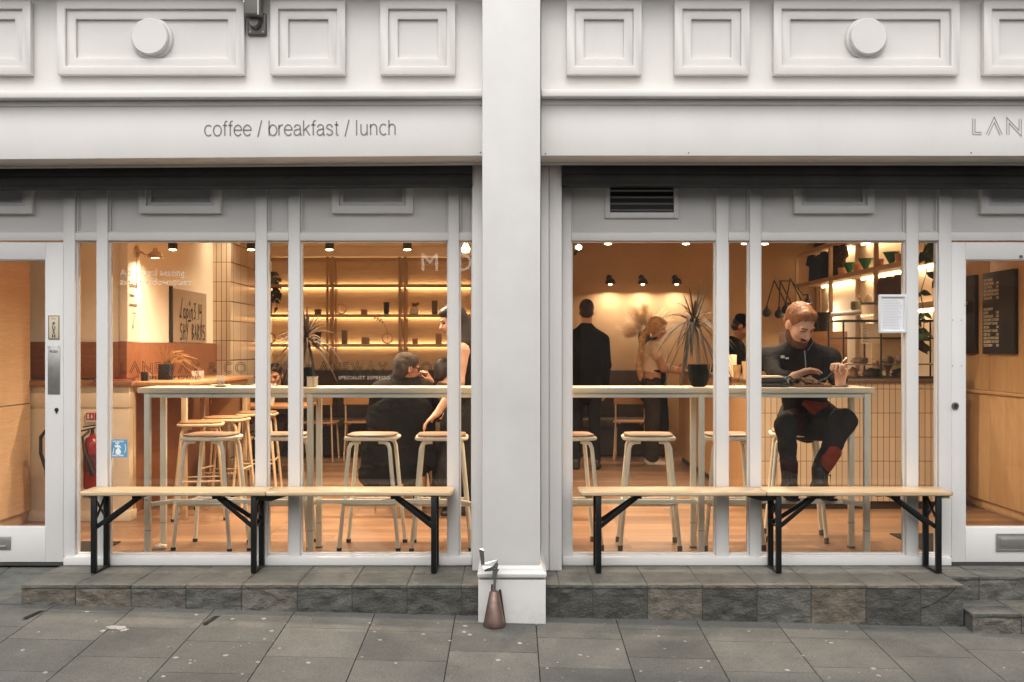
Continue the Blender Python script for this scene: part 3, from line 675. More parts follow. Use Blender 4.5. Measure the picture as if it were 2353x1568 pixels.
mb.build('broken_backing', mat('dark_rust', (.06, .045, .035), .8), T)

# ================================================================ BENCHES
T = thing('beer_bench', 'left pine folding bench on black steel legs below the left window', 'bench', (-1.442, -.175, 0), 0, 'pine benches outside the windows')
for a, b, j in ((-1.097, -.0015, -1), (.0015, 1.097, 1)):
    mb = MB(); c = .018
    xe = a if j < 0 else b; xi = b if j < 0 else a; s = 1 if j < 0 else -1
    pl = [(xi, -.125), (xe + s * c, -.125), (xe, -.125 + c), (xe, .125 - c), (xe + s * c, .125), (xi, .125)]
    mb.prism(pl, .458, .483, 'z'); mb.build('seat_plank', M_pine, T, bevel=.007, segs=3)
mb = MB()
for xx in (-1.06, 1.04): mb.box(xx - .02, xx + .02, -.10, .10, .440, .4575)
mb.build('batten', M_pine, T, bevel=.002)
def bench_leg(x, s, gus):
    mb = MB()
    for y in (-.098, .098): mb.box(x - .016, x + .016, y - .014, y + .014, .004, .456)
    mb.box(x - .016, x + .016, -.084, .084, .004, .014)
    mb.bar((x, -.085, .44), (x, .085, .30), .012, .012); mb.bar((x, .085, .44), (x, -.085, .30), .012, .012); mb.bar((x, -.085, .27), (x, .085, .27), .012, .012)
    l = mb.build('leg_frame', M_blk, T, bevel=.003)
    mb = MB()
    for y in (-.085, .085): mb.bar((x, y, .265), (x + s * .235, y * .25, .438), .008, .026, up=(0, 0, 1))
    mb.box(x + s * .205, x + s * .26, -.05, .05, .432, .4565); mb.bar((x + s * .22, -.07, .436), (x + s * .31, -.075, .428), .006, .003)
    mb.build('brace', M_blk, l, bevel=.002)
    if gus:
        mb = MB(); mb.prism([(x, .456), (x - s * .20, .456), (x - s * .10, .425), (x, .432)], -.102, .102, 'y'); mb.build('hinge_plate', M_blk, l, bevel=.002)
bench_leg(-1.013, 1, 0); bench_leg(-.074, -1, 1); bench_leg(.983, -1, 0)
dup(T, (1.4915, -.175, 0), math.pi, 'right pine folding bench on black steel legs below the right window')
# ================================================================ INTERIOR SHELL
M_floor = None
def planks(name):
    m, nt, b = _nodes(name)
    v = coords(nt)
    br = N(nt, 'ShaderNodeTexBrick'); br.offset = .37; br.squash = 1
    L(nt, v, br.inputs['Vector']); br.inputs['Scale'].default_value = 1; br.inputs['Brick Width'].default_value = 1.25; br.inputs['Row Height'].default_value = .125
    br.inputs['Mortar Size'].default_value = .0035; br.inputs['Color1'].default_value = (.34, .20, .115, 1); br.inputs['Color2'].default_value = (.18, .10, .055, 1); br.inputs['Mortar'].default_value = (.10, .05, .025, 1)
    f = noise(nt, coords(nt, (1.6, 22, 1)), 2, 6, .65)
    c = mixc(nt, .55, br.outputs['Color'], ramp(nt, f, [(.3, (.55, .5, .45)), (.7, (1.3, 1.25, 1.2))]), 'MULTIPLY')
    L(nt, c, b.inputs['Base Color']); b.inputs['Roughness'].default_value = .33
    bump(nt, b, f, .1, .003)
    return m
mb = MB(); mb.add([(-4.4, .06, .004), (4.4, .06, .004), (4.4, 7.3, .004), (-4.4, 7.3, .004)], [(0, 1, 2, 3)])
tag(mb.build('floor', planks('oak_floor'), smooth=False), kind='structure')
M_plast = mat('cream_plaster', (.85, .77, .62), .75, var=.05, vs=1.5, bs=25, bst=.06)
M_back = mat('back_plaster', (.44, .30, .18), .8, var=.08, vs=1.5, bs=30, bst=.08)
M_backL = wood('back_panel_wood', (.48, .33, .18), (.60, .43, .25), 'x', .6, .6)
M_red = wood('red_brown_wood', (.20, .070, .028), (.30, .115, .045), 'x', .42)
M_redz = wood('red_brown_wood_upright', (.30, .15, .07), (.40, .21, .10), 'x', .45, .5)
M_birch = wood('birch_ply', (.46, .29, .14), (.58, .385, .20), 'z', .45, .5)
M_oak = wood('oak', (.40, .25, .12), (.55, .37, .2), 'x', .45)
M_oakz = wood('oak_upright', (.34, .23, .12), (.48, .33, .18), 'z', .5)
M_dark = mat('dark_upholstery', (.045, .030, .02), .7, var=.25, bs=80, bst=.2)
M_ceil = mat('ceiling_paint', (.90, .80, .62), .85, var=.03, bst=0)
WLX, WRX, WBY = -3.05, 3.87, 7.1
mb = MB(); mb.box(-4.4, .6, WBY, WBY + .1, 0, 2.9); mb.build('back_wall', M_back, B)
mb = MB(); mb.box(.6, 4.4, WBY, WBY + .1, 0, 2.9); mb.build('back_wall', M_back, B)
mb = MB(); mb.box(-4.4, .02, .23, 7.1, 2.58, 2.7); mb.box(.02, 4.4, .23, 7.1, 2.74, 2.8); mb.box(-4.4, .02, 6.75, 7.1, 2.47, 2.58); mb.build('ceiling', M_ceil, B)
mb = MB(); mb.box(WRX, WRX + .1, .23, 7.1, 0, 2.75); mb.build('side_wall', M_plast, B)
mb = MB(); mb.box(WLX - .12, WLX, 1.78, 7.1, 0, 2.6); mb.box(-4.2, WLX - .12, 1.78, 1.9, 0, 2.6); mb.box(-4.2, -4.1, .06, 1.78, 0, 2.6)
lw = mb.build('side_wall', M_plast, B)
mb = MB(); mb.box(WLX, WLX + .065, 1.765, 2.05, 1.374, 2.58); pl_ = mb.build('pilaster', M_plast, B, bevel=.004)
# pilaster writing, reading up the wall beside the lamp
for i, t_ in enumerate(('additional', 'seating', 'downstairs')):
    text(t_, .048, facing_right(WLX + .0665, 1.80, 1.80 - i * .075), 'lettering', mat('wall_ink', (.16, .10, .05), .6, bst=0), B, wide=.85)
hatch([[(.03, 0), (.10, 0)], [(.10, 0), (.06, -.045), (.035, -.12)], [(.028, -.09), (.033, -.125), (.055, -.105)]], .008, facing_right(WLX + .0665, 1.84, 1.60), 'arrow_mark', MATS['wall_ink'], B)
mb = MB(); mb.box(WLX, WLX + .03, 1.76, 4.38, .0, 1.372); mb.box(-4.1, WLX, 1.745, 1.78, 1.09, 1.372); mb.box(WLX, WLX + .066, 1.745, 2.06, 1.09, 1.372); mb.build('wainscot', M_red, B, bevel=.003)
mb = MB(); mb.box(-3.70, -3.665, .1, 1.595, .09, .90); mb.box(-3.70, -3.665, .1, 1.595, .908, 2.58); mb.box(-3.70, -3.69, .1, 1.595, .004, .09); mb.build('wood_panelling', wood('left_panel', (.60, .39, .22), (.70, .49, .30), 'y', .5, .6), B)
# tiled pier
mb = MB(); mb.box(WLX, -2.87, 4.4, 5.65, 0, 2.58); tp = mb.build('tiled_pier', tiles('glazed_tile_side', 'yz', .30, .20, (.66, .56, .42), (.16, .09, .04), .006, .12), B)
mb = MB(); mb.box(WLX, -2.869, 4.385, 4.399, 0, 2.575); mb.build('tiled_face', tiles('glazed_tile_front', 'xz', .052, .20, (.66, .56, .42), (.18, .10, .05), .0035, .15), tp)
# low partition wall with timber cap
mb = MB(); mb.box(-3.72, -2.92, 1.62, 1.745, .03, 1.035); mb.box(-3.72, -2.905, 1.605, 1.745, .004, .085); mb.box(-3.72, -2.915, 1.612, 1.745, .87, .985)
pw = mb.build('partition_wall', mat('cream_cabinet', (.72, .60, .43), .55, var=.05), B, bevel=.004)
mb = MB(); mb.box(-3.72, -2.89, 1.58, 1.744, 1.036, 1.075); mb.build('timber_cap', wood('cap_wood', (.26, .11, .045), (.36, .17, .075), 'x', .4), pw, bevel=.004)
# right entrance panelling
mb = MB()
for ya, yb in ((.10, 1.10), (1.107, 2.02), (2.027, 3.2)):
    for za, zb_ in ((.09, .955), (.985, 2.74)): mb.box(WRX - .045, WRX - .003, ya, yb, za, zb_)
mb.box(WRX - .02, WRX - .003, .1, 3.2, .02, .09); mb.box(WRX - .065, WRX - .003, .1, 3.2, .957, .983)
mb.build('wood_panelling', M_birch, B, bevel=.002)
# banquette along the back wall
T = thing('banquette', 'long dark upholstered banquette along the back wall below the lit shelves', 'banquette', (-1.0, 6.9, 0), world=True)
mb = MB(); mb.box(-3.0, 1.9, 6.94, 7.08, .46, 1.045); mb.build('backrest', M_dark, T, bevel=.02)
mb = MB(); mb.box(-3.0, 1.9, 6.45, 7.08, .36, .46); mb.build('seat', M_dark, T, bevel=.02)
mb = MB(); mb.box(-3.0, 1.9, 6.5, 7.08, .02, .36); mb.build('base', mat('dark_base', (.03, .02, .014), .7), T)
# door mats
for nm, lab, xa, xb in (('door_mat', 'dark sunken door mat inside the right door', 2.68, 3.7), ('door_mat', 'dark door mat inside the left door', -3.8, -2.66)):
    mb = MB(); mb.box(xa, xb, .12, 1.04 if xa > 0 else .72, .004, .012)
    solo(mb, nm, mat('coir_mat', (.035, .028, .02), .95, var=.3, bs=150, bst=.5), lab, 'door mat')

# ================================================================ BACK SHELVING
M_led = emis('led_strip', (1.0, .72, .42), 18.0)
T = thing('shelving_unit', 'tall oak shelving with lit shelves on the back wall behind the left window', 'shelving', (-1.7, 6.8, 0), world=True)
SF = 6.8
mb = MB(); mb.box(-3.1, -.28, WBY - .012, WBY - .002, 1.05, 2.46); mb.build('back_panel', M_backL, T)
for x in (-3.13, -2.266, -1.367, -.468):
    for dx in (-.033, .033):
        mb = MB(); mb.box(x + dx - .014, x + dx + .014, SF, SF + .028, 1.05, 2.46); mb.box(x + dx - .012, x + dx + .012, WBY - .04, WBY - .013, 1.05, 2.46); mb.build('upright', M_oakz, T, bevel=.002)
for i, z in enumerate((2.10, 1.727, 1.357)):
    mb = MB(); mb.box(-3.14, -.28, SF + .03, WBY - .05, z - .012, z + .012); mb.box(-3.14, -.28, SF + .004, SF + .028, z - .019, z + .019); s_ = mb.build('shelf', M_oak, T, bevel=.002)
    mb = MB(); mb.box(-3.08, -.3, WBY - .049, WBY - .040, z - .012, z - .004); mb.box(-3.08, -.3, WBY - .049, WBY - .040, z + .004, z + .012); mb.build('led_strip', M_led, s_)
mb = MB(); mb.box(-3.14, -.28, SF + .005, SF + .028, 2.40, 2.44); mb.build('top_rail', M_oak, T)
def on_shelf(xd, z): return X(xd, 6.88), 6.88, z
M_terra = mat('terracotta', (.45, .20, .11), .6); M_white = mat('ceramic_white', (.70, .66, .58), .25); M_kraft = mat('kraft_paper', (.36, .24, .13), .8)
M_olive = mat('olive_tin', (.14, .105, .06), .45); M_leafd = mat('dark_leaf', (.035, .055, .022), .45, var=.4, vs=20); M_stem = mat('stem', (.10, .08, .04), .7)
def ringvase(xd, z, lab, twig=False, m=None):
    x, y, _ = on_shelf(xd, z); T = thing('ring_vase', lab, 'vase', (x, y, z + .0125))
    mb = MB(); mb.tube([(.062 * math.cos(a), 0, .076 + .062 * math.sin(a)) for a in [2 * math.pi * k / 32 for k in range(32)]], .0075, 8, closed=True); mb.box(-.025, .025, -.014, .014, 0, .012); mb.build('ring', m or M_oak, T)
    mb = MB(); mb.cyl((0, 0, .03), (0, 0, .13), .006, n=8); mb.build('tube', filmmat('thin_glass', (.8, .8, .75), .3), T)
    if twig:
        mb = MB(); pts = [(0, 0, .1), (-.01, 0, .2), (-.06, 0, .29), (-.16, 0, .34)]; mb.tube(pts, .003, 5)
        for k in range(7):
            t_ = k / 6; p = V(*pts[2]).lerp(V(*pts[3]), t_); mb.leaf([p, p + V(R.uniform(-.01, .01), 0, .016 * (1 if k % 2 else -1)), p + V(-.014, 0, .026 * (1 if k % 2 else -1))], [.003, .011, .002], (0, -1, 0))
        mb.build('twig', M_leafd, T)
ringvase(784, 1.727, 'round wooden ring vase on the middle lit shelf')
ringvase(890, 1.357, 'wooden ring vase holding a leafy twig on the lowest lit shelf', True)
ringvase(621, 1.357, 'dark ring vase at the left end of the lowest lit shelf', m=M_olive)
def box_item(xd, z, w, h, m, nm, lab, cat, d=.07, lid=None):
    x, y, _ = on_shelf(xd, z); mb = MB(); mb.box(-w / 2, w / 2, -d / 2, d / 2, 0, h); 
    if lid: mb.box(-w / 2 - .001, w / 2 + .001, -d / 2 - .001, d / 2 + .001, 0, h * .18, 1)
    solo(mb, nm, [m, lid or m], lab, cat, (x, y, z + .0125), bevel=.003)
def cup_item(xd, z, r0, r1, h, m, nm, lab, cat):
    x, y, _ = on_shelf(xd, z); mb = MB(); mb.lathe([(r0, 0), (r1, h), (r1 - .004, h), (r0 - .004, .006), (0, .006)], n=20); solo(mb, nm, m, lab, cat, (x, y, z + .0125))
box_item(731, 1.727, .075, .068, M_olive, 'tea_box', 'small olive box left of the ring vase on the middle lit shelf', 'box')
box_item(837, 1.727, .075, .068, M_kraft, 'gift_box', 'small tan box right of the ring vase on the middle lit shelf', 'box')
cup_item(888, 1.727, .030, .040, .158, M_black, 'tumbler', 'tall black tumbler on the middle lit shelf', 'tumbler')
box_item(999, 1.727, .070, .178, M_olive, 'coffee_tin', 'tall olive tin at the right of the middle lit shelf', 'tin')
x, y, z = on_shelf(951, 1.727)
T = thing('plant_pot', 'white tapered pot with a small dry plant on the middle lit shelf', 'plant pot', (x, y, z + .0125))
mb = MB(); mb.lathe([(.058, 0), (.055, .06), (.04, .10), (.036, .10), (.0, .09)], n=20); mb.build('pot', M_white, T)
mb = MB(); mb.lathe([(.0585, .0), (.0585, .014)], n=20); mb.build('base_band', M_oak, T)
mb = MB()
for k in range(16): a = R.random() * 6.3; e = V(math.cos(a) * .05 + .02, math.sin(a) * .02, .12 + R.random() * .04); mb.leaf([(0, 0, .09), e * .6 + V(0, 0, .045), e], [.004, .012, .003], (0, -1, .3))
mb.build('foliage', mat('dry_leaf', (.22, .12, .06), .7), T)
box_item(792, 1.357, .066, .178, M_olive, 'coffee_bag', 'tall olive coffee bag on the lowest lit shelf', 'coffee bag')
box_item(840, 1.357, .095, .088, M_kraft, 'gift_box', 'square tan box with a dark base on the lowest lit shelf', 'box', lid=M_olive)
cup_item(731, 1.357, .032, .042, .155, M_black, 'tumbler', 'tall black tumbler behind the left spiky plant', 'tumbler')
cup_item(954, 1.357, .032, .036, .075, M_terra, 'cup', 'pink cup on the right of the lowest lit shelf', 'cup')
box_item(1008, 1.357, .075, .135, M_kraft, 'paper_bag', 'pale paper bag at the right end of the lowest lit shelf', 'paper bag')
box_item(620, 1.727, .05, .18, M_olive, 'book', 'dark upright box at the left end of the middle lit shelf', 'box')
def vine(mb, p, n, ln, lw, swing, mi=0):
    p = V(*p)
    for k in range(n):
        a = R.uniform(0, 6.28); q = p + V(math.cos(a) * swing, math.sin(a) * swing * .6, 0); pts = [p, p.lerp(q, .6) + V(0, 0, .05), q + V(0, 0, -.02)]
        l = ln * R.uniform(.5, 1); m_ = 5
        for j in range(1, m_ + 1): pts.append(q + V(R.uniform(-.03, .03), R.uniform(-.02, .02), -.02 - l * j / m_))
        mb.tube(pts, .0035, 5, mi)
        for j, c in enumerate(pts[1:]):
            for s_ in (-1, 1):
                if R.random() < .85:
                    d = V(s_ * R.uniform(.5, 1), R.uniform(-.8, .2), R.uniform(-.9, .2)).normalized(); L_ = lw * R.uniform(.7, 1.3)
                    mb.leaf([c, c + d * L_ * .35, c + d * L_ * .7 + V(0, 0, -.01), c + d * L_ * 1.2 + V(0, 0, -.03)], [.004, L_ * .42, L_ * .34, .002], (R.uniform(-.3, .3), -1, .5), mi, .2)
x, y, z = on_shelf(624, 2.10)
T = thing('trailing_plant', 'trailing plant in a pot on the top left lit shelf', 'plant', (x, y, z + .02))
mb = MB(); mb.lathe([(.04, 0), (.055, .09), (.05, .09), (0, .08)], n=18); mb.build('pot', M_olive, T)
mb = MB(); vine(mb, (0, -.01, .09), 5, .36, .055, .08); mb.build('foliage', M_leafd, T, smooth=False)

# ================================================================ LIGHTS
WARM = (1.0, .79, .56); M_lens = emis('lamp_lens', (1.0, .70, .40), 22)
def area(name, par, loc, size, e, rot=(0, 0, 0), col=WARM, shape='DISK', size_y=None, spread=150):
    l = bpy.data.lights.new(name, 'AREA'); l.shape = shape; l.size = size; l.energy = e; l.color = col; l.spread = rad(spread)
    if size_y: l.size_y = size_y
    o = link(name, l, par); o.location = loc; o.rotation_euler = rot; return o
def downlight(xd, Y, zb, lab, e=38):
    T = thing('downlight', lab, 'downlight', (X(xd, Y), Y, zb), 0, 'black ceiling downlights')
    mb = MB(); mb.lathe([(.034, .004), (.036, 0), (.036, .085), (.033, .09), (.0, .09)], n=24); mb.build('housing', M_black, T)
    mb = MB(); mb.lathe([(.030, .002), (.026, -.006), (0, -.010)], n=20); mb.build('lens', M_lens, T)
    top = 2.58 if X(xd, Y) < .02 else 2.74
    mb = MB(); mb.cyl((0, 0, .09), (0, 0, top - zb), .008, n=8); mb.build('stem', M_black, T)
    area('bulb', T, (0, 0, -.022), .05, e)
for xd, lab, pw_ in ((397, 'black downlight beside the left wall lamp', 7), (577, 'black downlight above the tiled pier', 24), (757, 'black downlight third from the left edge of the left window', 38), (936, 'black downlight nearest the pillar in the left window', 20)):
    downlight(xd, 2.15, 2.125, lab, pw_)
for xd, lab in ((1397, 'lit downlight above the man in the long black coat'), (1576, 'lit downlight above the spiky plant in the right window'), (1757, 'lit downlight above the seated bearded man')):
    downlight(xd, 2.15, 2.172, lab, 21)
downlight(1711, 3.0, 2.255, 'lit downlight set deeper, between the right window mullions', 26)
for xd, Y, lab in ((550, 4.2, 'small recessed ceiling light over the far left table'), (815, 4.2, 'small recessed ceiling light over the left lit shelves')):
    T = thing('ceiling_spot_or_fill', lab, 'ceiling light', (X(xd, Y), Y, 2.578)); mb = MB(); mb.lathe([(.05, 0), (.05, -.006), (.036, -.006)], n=20); mb.build('rim', M_white, T)
    mb = MB(); mb.lathe([(.036, -.004), (0, -.004)], n=20); mb.build('lens', M_lens, T); area('bulb', T, (0, 0, -.02), .06, 4 if xd < 600 else 50)
for x, lab in ((-2.1, 'added unseen fill light over the left end of the left window table'), (-.9, 'added unseen fill light over the middle of the left window table'), (.7, 'added unseen fill light over the left end of the right window table'), (1.95, 'added unseen fill light over the bearded man')):  # unseen fill lights, added to brighten the window tables and stools
    T = thing('ceiling_spot_or_fill', lab, 'ceiling light', (x, .75, (2.578 if x < 0 else 2.738))); mb = MB(); mb.lathe([(.05, 0), (.05, -.006), (.036, -.006)], n=20); mb.build('rim', M_white, T)
    mb = MB(); mb.lathe([(.036, -.004), (0, -.004)], n=20); mb.build('lens', M_lens, T); area('bulb', T, (0, 0, -.02), .06, 27 if x < 1.5 else 30, spread=130)
# three dome lamps on the back wall
for xd, lab in ((1403, 'black dome wall lamp above the man in the long coat'), (1478, 'black dome wall lamp above the pampas grass'), (1556, 'black dome wall lamp above the spiky plant')):
    x = X(xd, 6.9); T = thing('dome_lamp', lab, 'wall lamp', (x, WBY, 2.13), 0, 'dome lamps on the back wall')
    mb = MB(); mb.lathe([(.062, 0), (.064, .01), (.055, .045), (.035, .068), (0, .076), (0, .073), (.033, .064), (.052, .042), (.06, .006)], (0, -.16, 0), 24); mb.build('dome', M_black, T)
    mb = MB(); mb.tube([(0, -.16, .07), (0, -.12, .095), (0, -.001, .09)], .008, 8); mb.lathe([(.035, -.001), (.033, -.014)], (0, 0, .09), 20, 'y'); mb.build('arm', M_black, T)
    mb = MB(); mb.lathe([(0, -.022), (.022, -.012), (.026, .012), (.012, .035)], (0, -.16, 0), 16); mb.build('globe', emis('warm_globe', (1, .66, .36), 9), T)
    area('bulb', T, (0, -.16, -.03), .05, 8, rot=(rad(-14), 0, 0), spread=165)
# brass arm lamp on the left pilaster
T = thing('arm_lamp', 'brass jointed wall lamp on the left pilaster', 'wall lamp', (WLX + .066, 1.95, Z(579, 1.95)), world=True)
x, y, z = ORG[T.name]; M_brass = mat('aged_brass', (.50, .38, .25), .32, .9)
mb = MB(); mb.lathe([(.048, .001), (.046, .012), (.02, .02), (.013, .03)], (x, y, z), 24, 'x'); mb.build('wall_rose', M_brass, T)
mb = MB(); mb.tube([(x + .02, y, z), (x + .05, y - .01, z - .005), (x + .075, y - .01, z - .03), (x + .13, y - .01, z - .02)], .008, 8); mb.lathe([(.0, -.014), (.014, 0), (0, .014)], (x + .075, y - .01, z - .03), 12); mb.build('arm', M_brass, T)
mb = MB(); mb.lathe([(.062, -.05), (.058, -.035), (.045, -.01), (.02, .008), (.014, .03), (0, .032)], (x + .155, y - .01, z), 24); mb.build('shade', M_brass, T)
mb = MB(); mb.lathe([(0, -.052), (.03, -.052), (.036, -.03), (0, -.02)], (x + .155, y - .01, z), 16); mb.build('globe', MATS['warm_globe'], T)
area('bulb', T, (.155, -.01, -.065), .05, 2.6, spread=170)
mb = MB(); mb.tube([(x + .004, y, z - .04), (x + .006, y + .002, z - .15), (x + .004, y + .006, z - .3)], .003, 6); mb.build('cable', M_brass, T)
# pendant by the pillar
T = thing('pendant_lamp', 'glass pendant lamp glowing beside the standing woman', 'pendant lamp', (X(1070, 2.2), 2.2, 2.10), world=True)
x, y, z = ORG[T.name]
mb = MB(); mb.lathe([(.075, -.0), (.072, .03), (.05, .075), (.02, .10), (.015, .13), (0, .13)], (x, y, z), 28); mb.build('shade', glassmat('lamp_glass', (.95, .85, .7), 1.2), T)
mb = MB(); mb.lathe([(0, -.0), (.03, .01), (.036, .035), (.018, .07)], (x, y, z), 18); mb.build('globe', MATS['lamp_lens'], T)
mb = MB(); mb.cyl((x, y, z + .13), (x, y, 2.58), .003, n=6); mb.build('cable', M_black, T); area('bulb', T, (0, 0, -.02), .06, 12, spread=170)
# small angled spot at the back
T = thing('spot_lamp', 'small angled spotlight high on the wall by the pillar', 'spotlight', (X(1330, 5.5), 5.5, Z(568, 5.5)))
mb = MB(); mb.cyl((0, 0, 0), (-.05, .02, -.09), .012, n=8); mb.cyl((-.05, .02, -.09), (-.05, .02, .55), .008, n=6); mb.build('arm', M_black, T)
mb = MB(); mb.lathe([(0, -.035), (.03, -.02), (.034, .01), (0, .03)], n=14); mb.build('globe', MATS['lamp_lens'], T)

# ================================================================ WINDOW BAR TABLES AND STOOLS
M_sage = mat('sage_metal', (.80, .80, .69), .42, .0, .05); M_top = wood('pale_table_top', (.82, .70, .50), (.92, .83, .65), 'x', .4)
M_seat = wood('stool_seat_ply', (.30, .15, .07), (.42, .24, .12), 'x', .4); M_rub = mat('grey_rubber', (.13, .11, .09), .8); M_rubd = mat('black_rubber', (.02, .02, .02), .8)
def bar_table(x0_, x1_, legs, lab):
    T = thing('window_bar_table', lab, 'bar table', ((x0_ + x1_) / 2, .38, .004), 0, world=True)
    mb = MB(); mb.box(x0_, x1_, .19, .575, 1.040, 1.074); mb.build('table_top', M_top, T, bevel=.003)
    mb = MB()
    for yy in (.222, .532): mb.box(x0_ + .036, x1_ - .036, yy - .012, yy + .012, 1.011, 1.039)
    mb.build('apron', M_sage, T, bevel=.002)
    for x in legs:
        for y in (.222, .532):
            mb = MB(); mb.box(x - .0185, x + .0185, y - .0185, y + .0185, .012, 1.039); l = mb.build('leg', M_sage, T, bevel=.003)
            mb = MB(); mb.box(x - .021, x + .021, y - .021, y + .021, .004, .014); mb.build('foot', M_rub, l)
            mb = MB(); mb.box(x - .019, x + .019, y - .019, y + .019, .168, .171); mb.build('height_joint', M_rub, l)
    mb = MB(); y = .377
    mb.box(legs[0] + .09, legs[-1] - .09, y - .016, y + .016, .318, .345)
    for x, s in ((legs[0], 1), (legs[-1], -1)): mb.bar((x + s * .012, .236, .331), (x + s * .10, y, .331), .03, .027)
    mb.bar((legs[1], .236, .331), (legs[1], .52, .331), .027, .026); mb.build('foot_rail', M_sage, T, bevel=.003)
    return T
bar_table(-2.363, -.19, (-2.307, -1.277, -.24), 'long pale bar table inside the left window')
bar_table(.11, 2.289, (.16, 1.199, 2.245), 'long pale bar table inside the right window')
def rsq(h, r, n=6):
    out = []
    for cx, cy, a0 in ((h - r, h - r, 0), (-h + r, h - r, 90), (-h + r, -h + r, 180), (h - r, -h + r, 270)):
        for k in range(n + 1): a = rad(a0 + 90 * k / n); out.append((cx + r * math.cos(a), cy + r * math.sin(a)))
    return out
def stool(lab, loc, rz, metal, caps, H=.75, grp=None, ring_=False):
    T = thing('bar_stool', lab, 'bar stool', loc, rz, grp); k = H / .75
    mb = MB(); mb.prism(rsq(.158, .075), H - .008, H + .004, 'z'); mb.build('seat', M_seat, T, bevel=.004)
    mb = MB(); mb.tube([(x, y, H - .022) for x, y in rsq(.163, .07)], .0125, 10, closed=True); mb.build('seat_ring', metal, T)
    for sx in (-1, 1):
        for sy in (-1, 1):
            foot = V(sx * .192, sy * .165, .02); mb = MB()
            pts = [V(sx * .06, sy * .125, H - .042), V(sx * .100, sy * .130, H - .044), V(sx * .122, sy * .135, H - .056), V(sx * .133, sy * .138, H - .085)]
            pts += [pts[-1].lerp(foot, t) for t in (.3, .6, 1)]
            mb.tube(pts, .0135, 10); l = mb.build('leg', metal, T)
            mb = MB(); mb.cyl(foot + V(0, 0, .018 if caps is M_rub else .002), (foot.x * 1.004, foot.y * 1.004, .001), .0165, n=12); mb.build('foot', caps, l)
    z = .30; t = (H - .085 - z) / (H - .105); fx = .133 + (.192 - .133) * t; fy = .138 + (.165 - .138) * t
    if ring_:
        mb = MB()
        for sy in (-1, 1): mb.cyl((-fx, sy * fy, z), (fx, sy * fy, z), .007, n=8)
        for sx in (-1, 1): mb.cyl((sx * fx, -fy, z + .03), (sx * fx, fy, z + .03), .007, n=8)
    else:
        mb = MB(); mb.bar((-fx, -fy, z), (fx, -fy, z), .018, .018)
        for sx in (-1, 1): mb.bar((sx * fx, -fy, z), (sx * fx, fy, z), .014, .014)
        mb.bar((-fx, fy, z), (fx, fy, z), .014, .014)
    mb.build('foot_bar', metal, T, bevel=.002); return T
gB = 'bar stools at the window tables'
S1 = stool('bar stool under the left end of the left window table', (-1.995, .56, .004), rad(-8), M_sage, M_rubd, grp=gB)
dup(S1, (-1.52, .57, .004), rad(2), 'bar stool half hidden behind the left window mullion pair')
dup(S1, (-.925, .56, .004), rad(-2), 'bar stool in front of the dark coat of the grey haired man')
dup(S1, (-.465, .56, .004), rad(2), 'bar stool in front of the standing woman')
S5 = stool('bar stool cut by the right side of the white pillar', (.375, .56, .004), rad(6), M_sage, M_rub, grp=gB)
dup(S5, (.905, .56, .004), rad(-3), 'bar stool in front of the barista woman in the right window')
dup(S5, (1.44, .57, .004), rad(3), 'bar stool left of the seated bearded man')
dup(S5, (1.965, .875, .004), rad(-10), 'bar stool under the seated bearded man')
M_beige = mat('beige_metal', (.55, .40, .24), .45)
gH = 'stools along the high wooden table'
H1 = stool('first beige stool beside the high wooden table', (-2.42, 1.78, .004), rad(12), M_beige, M_rubd, ring_=True, grp=gH)
dup(H1, (-2.37, 2.33, .004), rad(-6), 'second beige stool beside the high wooden table')
dup(H1, (-2.28, 3.05, .004), rad(4), 'third beige stool, farthest along the high wooden table')
# high wooden table at the left wall
T = thing('high_table', 'high wooden table against the left wall wainscot', 'high table', (-2.75, 2.7, .004), world=True)
M_tblw = wood('warm_table', (.42, .20, .085), (.54, .29, .13), 'y', .4)
mb = MB(); mb.box(-3.0, -2.47, 1.66, 3.7, 1.035, 1.062); mb.build('table_top', M_tblw, T, bevel=.003)
for y in (1.72, 3.6):
    for x in (-2.93, -2.53):
        mb = MB(); mb.box(x - .02, x + .02, y - .02, y + .02, .004, 1.034); mb.build('leg', M_beige, T, bevel=.002)
mb = MB(); mb.box(-2.93, -2.53, 1.71, 1.73, .99, 1.03); mb.box(-2.54, -2.52, 1.74, 3.58, .99, 1.03); mb.build('apron', M_beige, T)
